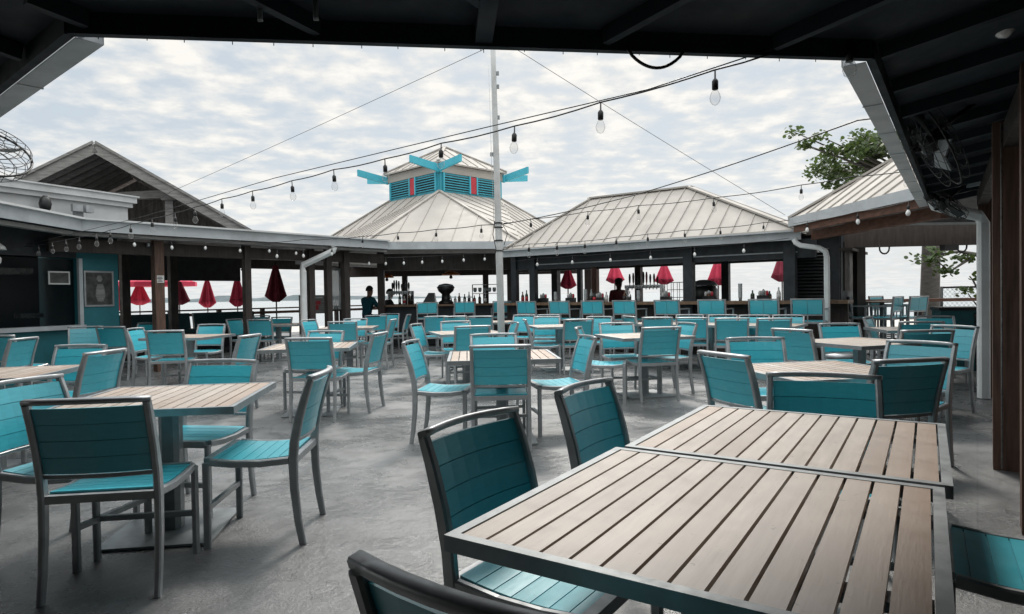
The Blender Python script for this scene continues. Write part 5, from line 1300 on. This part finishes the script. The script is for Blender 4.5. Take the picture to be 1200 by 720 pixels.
# ------------------------------------------------------------------ sky, sun, camera
SUN_EL, SUN_AZ = 44, 8
w = bpy.data.worlds.new('World'); sc.world = w; w.use_nodes = True; nt = w.node_tree
bg = nt.nodes['Background']; bg.inputs['Strength'].default_value = .094
sky = N(nt, 'ShaderNodeTexSky', sky_type='NISHITA'); sky.sun_disc = False; sky.sun_elevation = R(SUN_EL); sky.sun_rotation = R(SUN_AZ)
sky.air_density = 1; sky.dust_density = 2.0; sky.ozone_density = 1
tc = N(nt, 'ShaderNodeTexCoord'); sx = N(nt, 'ShaderNodeSeparateXYZ'); nt.links.new(tc.outputs['Generated'], sx.inputs[0])
def mth(op, a, b=None, cl=False):
    n = N(nt, 'ShaderNodeMath', operation=op); n.use_clamp = cl
    for i, v in enumerate((a, b)):
        if v is None: continue
        if isinstance(v, (int, float)): n.inputs[i].default_value = v
        else: nt.links.new(v, n.inputs[i])
    return n.outputs[0]
zc = mth('ADD', mth('MAXIMUM', sx.outputs[2], 0.0), .10)
ux = mth('DIVIDE', sx.outputs[0], zc); uy = mth('DIVIDE', sx.outputs[1], zc)
cv = N(nt, 'ShaderNodeCombineXYZ'); nt.links.new(ux, cv.inputs[0]); nt.links.new(uy, cv.inputs[1]); V = cv.outputs[0]
f1 = noise(nt, 5.2, 6, .54, vec=V); f2 = noise(nt, .6, 3, .5, vec=V); f3 = noise(nt, 8.5, 5, .6, vec=V)
dens = mth('ADD', mth('MULTIPLY', f1, .62), mth('ADD', mth('MULTIPLY', f2, .30), mth('MULTIPLY', f3, .20)))
cloud = ramp(nt, dens, [(.46, (3.95, 4.4, 4.75)), (.53, (4.75, 5.05, 5.25)), (.585, (5.6, 5.65, 5.55)), (.65, (6.7, 6.5, 6.1))])
hz = ramp(nt, sx.outputs[2], [(.0, 1), (.05, .8), (.20, .1), (.3, 0)])
cloud = mixc(nt, mixc(nt, .70, (0, 0, 0), hz), cloud, (5.5, 5.7, 5.8))
cov = ramp(nt, dens, [(.36, .80), (.55, .97)])
col = mixc(nt, cov, sky.outputs[0], cloud)
zen = N(nt, 'ShaderNodeMapRange', interpolation_type='SMOOTHSTEP'); nt.links.new(sx.outputs[2], zen.inputs[0]); zen.inputs[1].default_value = .42; zen.inputs[2].default_value = .95; zen.inputs[3].default_value = 1.0; zen.inputs[4].default_value = 3.1
vm = N(nt, 'ShaderNodeVectorMath', operation='SCALE'); nt.links.new(col, vm.inputs[0]); nt.links.new(zen.outputs[0], vm.inputs['Scale']); col = vm.outputs[0]   # an overcast sky is about three times brighter overhead than at the horizon
nt.links.new(col, bg.inputs[0])
sun = bpy.data.lights.new('Sun', 'SUN'); sun.energy = 1.5; sun.angle = R(12); sun.color = (1, .95, .88)
so = bpy.data.objects.new('Sun', sun); COL.objects.link(so)
dirv = Vector((math.sin(R(SUN_AZ))*math.cos(R(SUN_EL)), math.cos(R(SUN_AZ))*math.cos(R(SUN_EL)), math.sin(R(SUN_EL))))
so.rotation_euler = (-dirv).to_track_quat('-Z', 'Y').to_euler()

cam = bpy.data.cameras.new('Camera'); cam.lens = 22.5; cam.sensor_width = 36; cam.clip_start = .05; cam.clip_end = 9000
co = bpy.data.objects.new('Camera', cam); COL.objects.link(co); sc.camera = co
pit_ = math.atan((346-360)/750); rol = math.atan(.0167)
Xc = Vector((1, 0, 0)); Yc = Vector((0, -math.sin(pit_), math.cos(pit_))); Fw = Vector((0, math.cos(pit_), math.sin(pit_)))
Rt = Xc*math.cos(rol)-Yc*math.sin(rol); Up = Xc*math.sin(rol)+Yc*math.cos(rol)
mt_ = Matrix((Rt, Up, -Fw)).transposed().to_4x4(); mt_.translation = Vector((0, 0, 1.27)); co.matrix_world = mt_
vs_ = sc.view_settings; sc.display_settings.display_device = 'sRGB'; vs_.view_transform = 'Standard'; vs_.look = 'None'; vs_.exposure = .66; vs_.gamma = 1; vs_.use_curve_mapping = False
sc.cycles.max_bounces = 8; sc.cycles.transparent_max_bounces = 16
sc.cycles.use_denoising = True
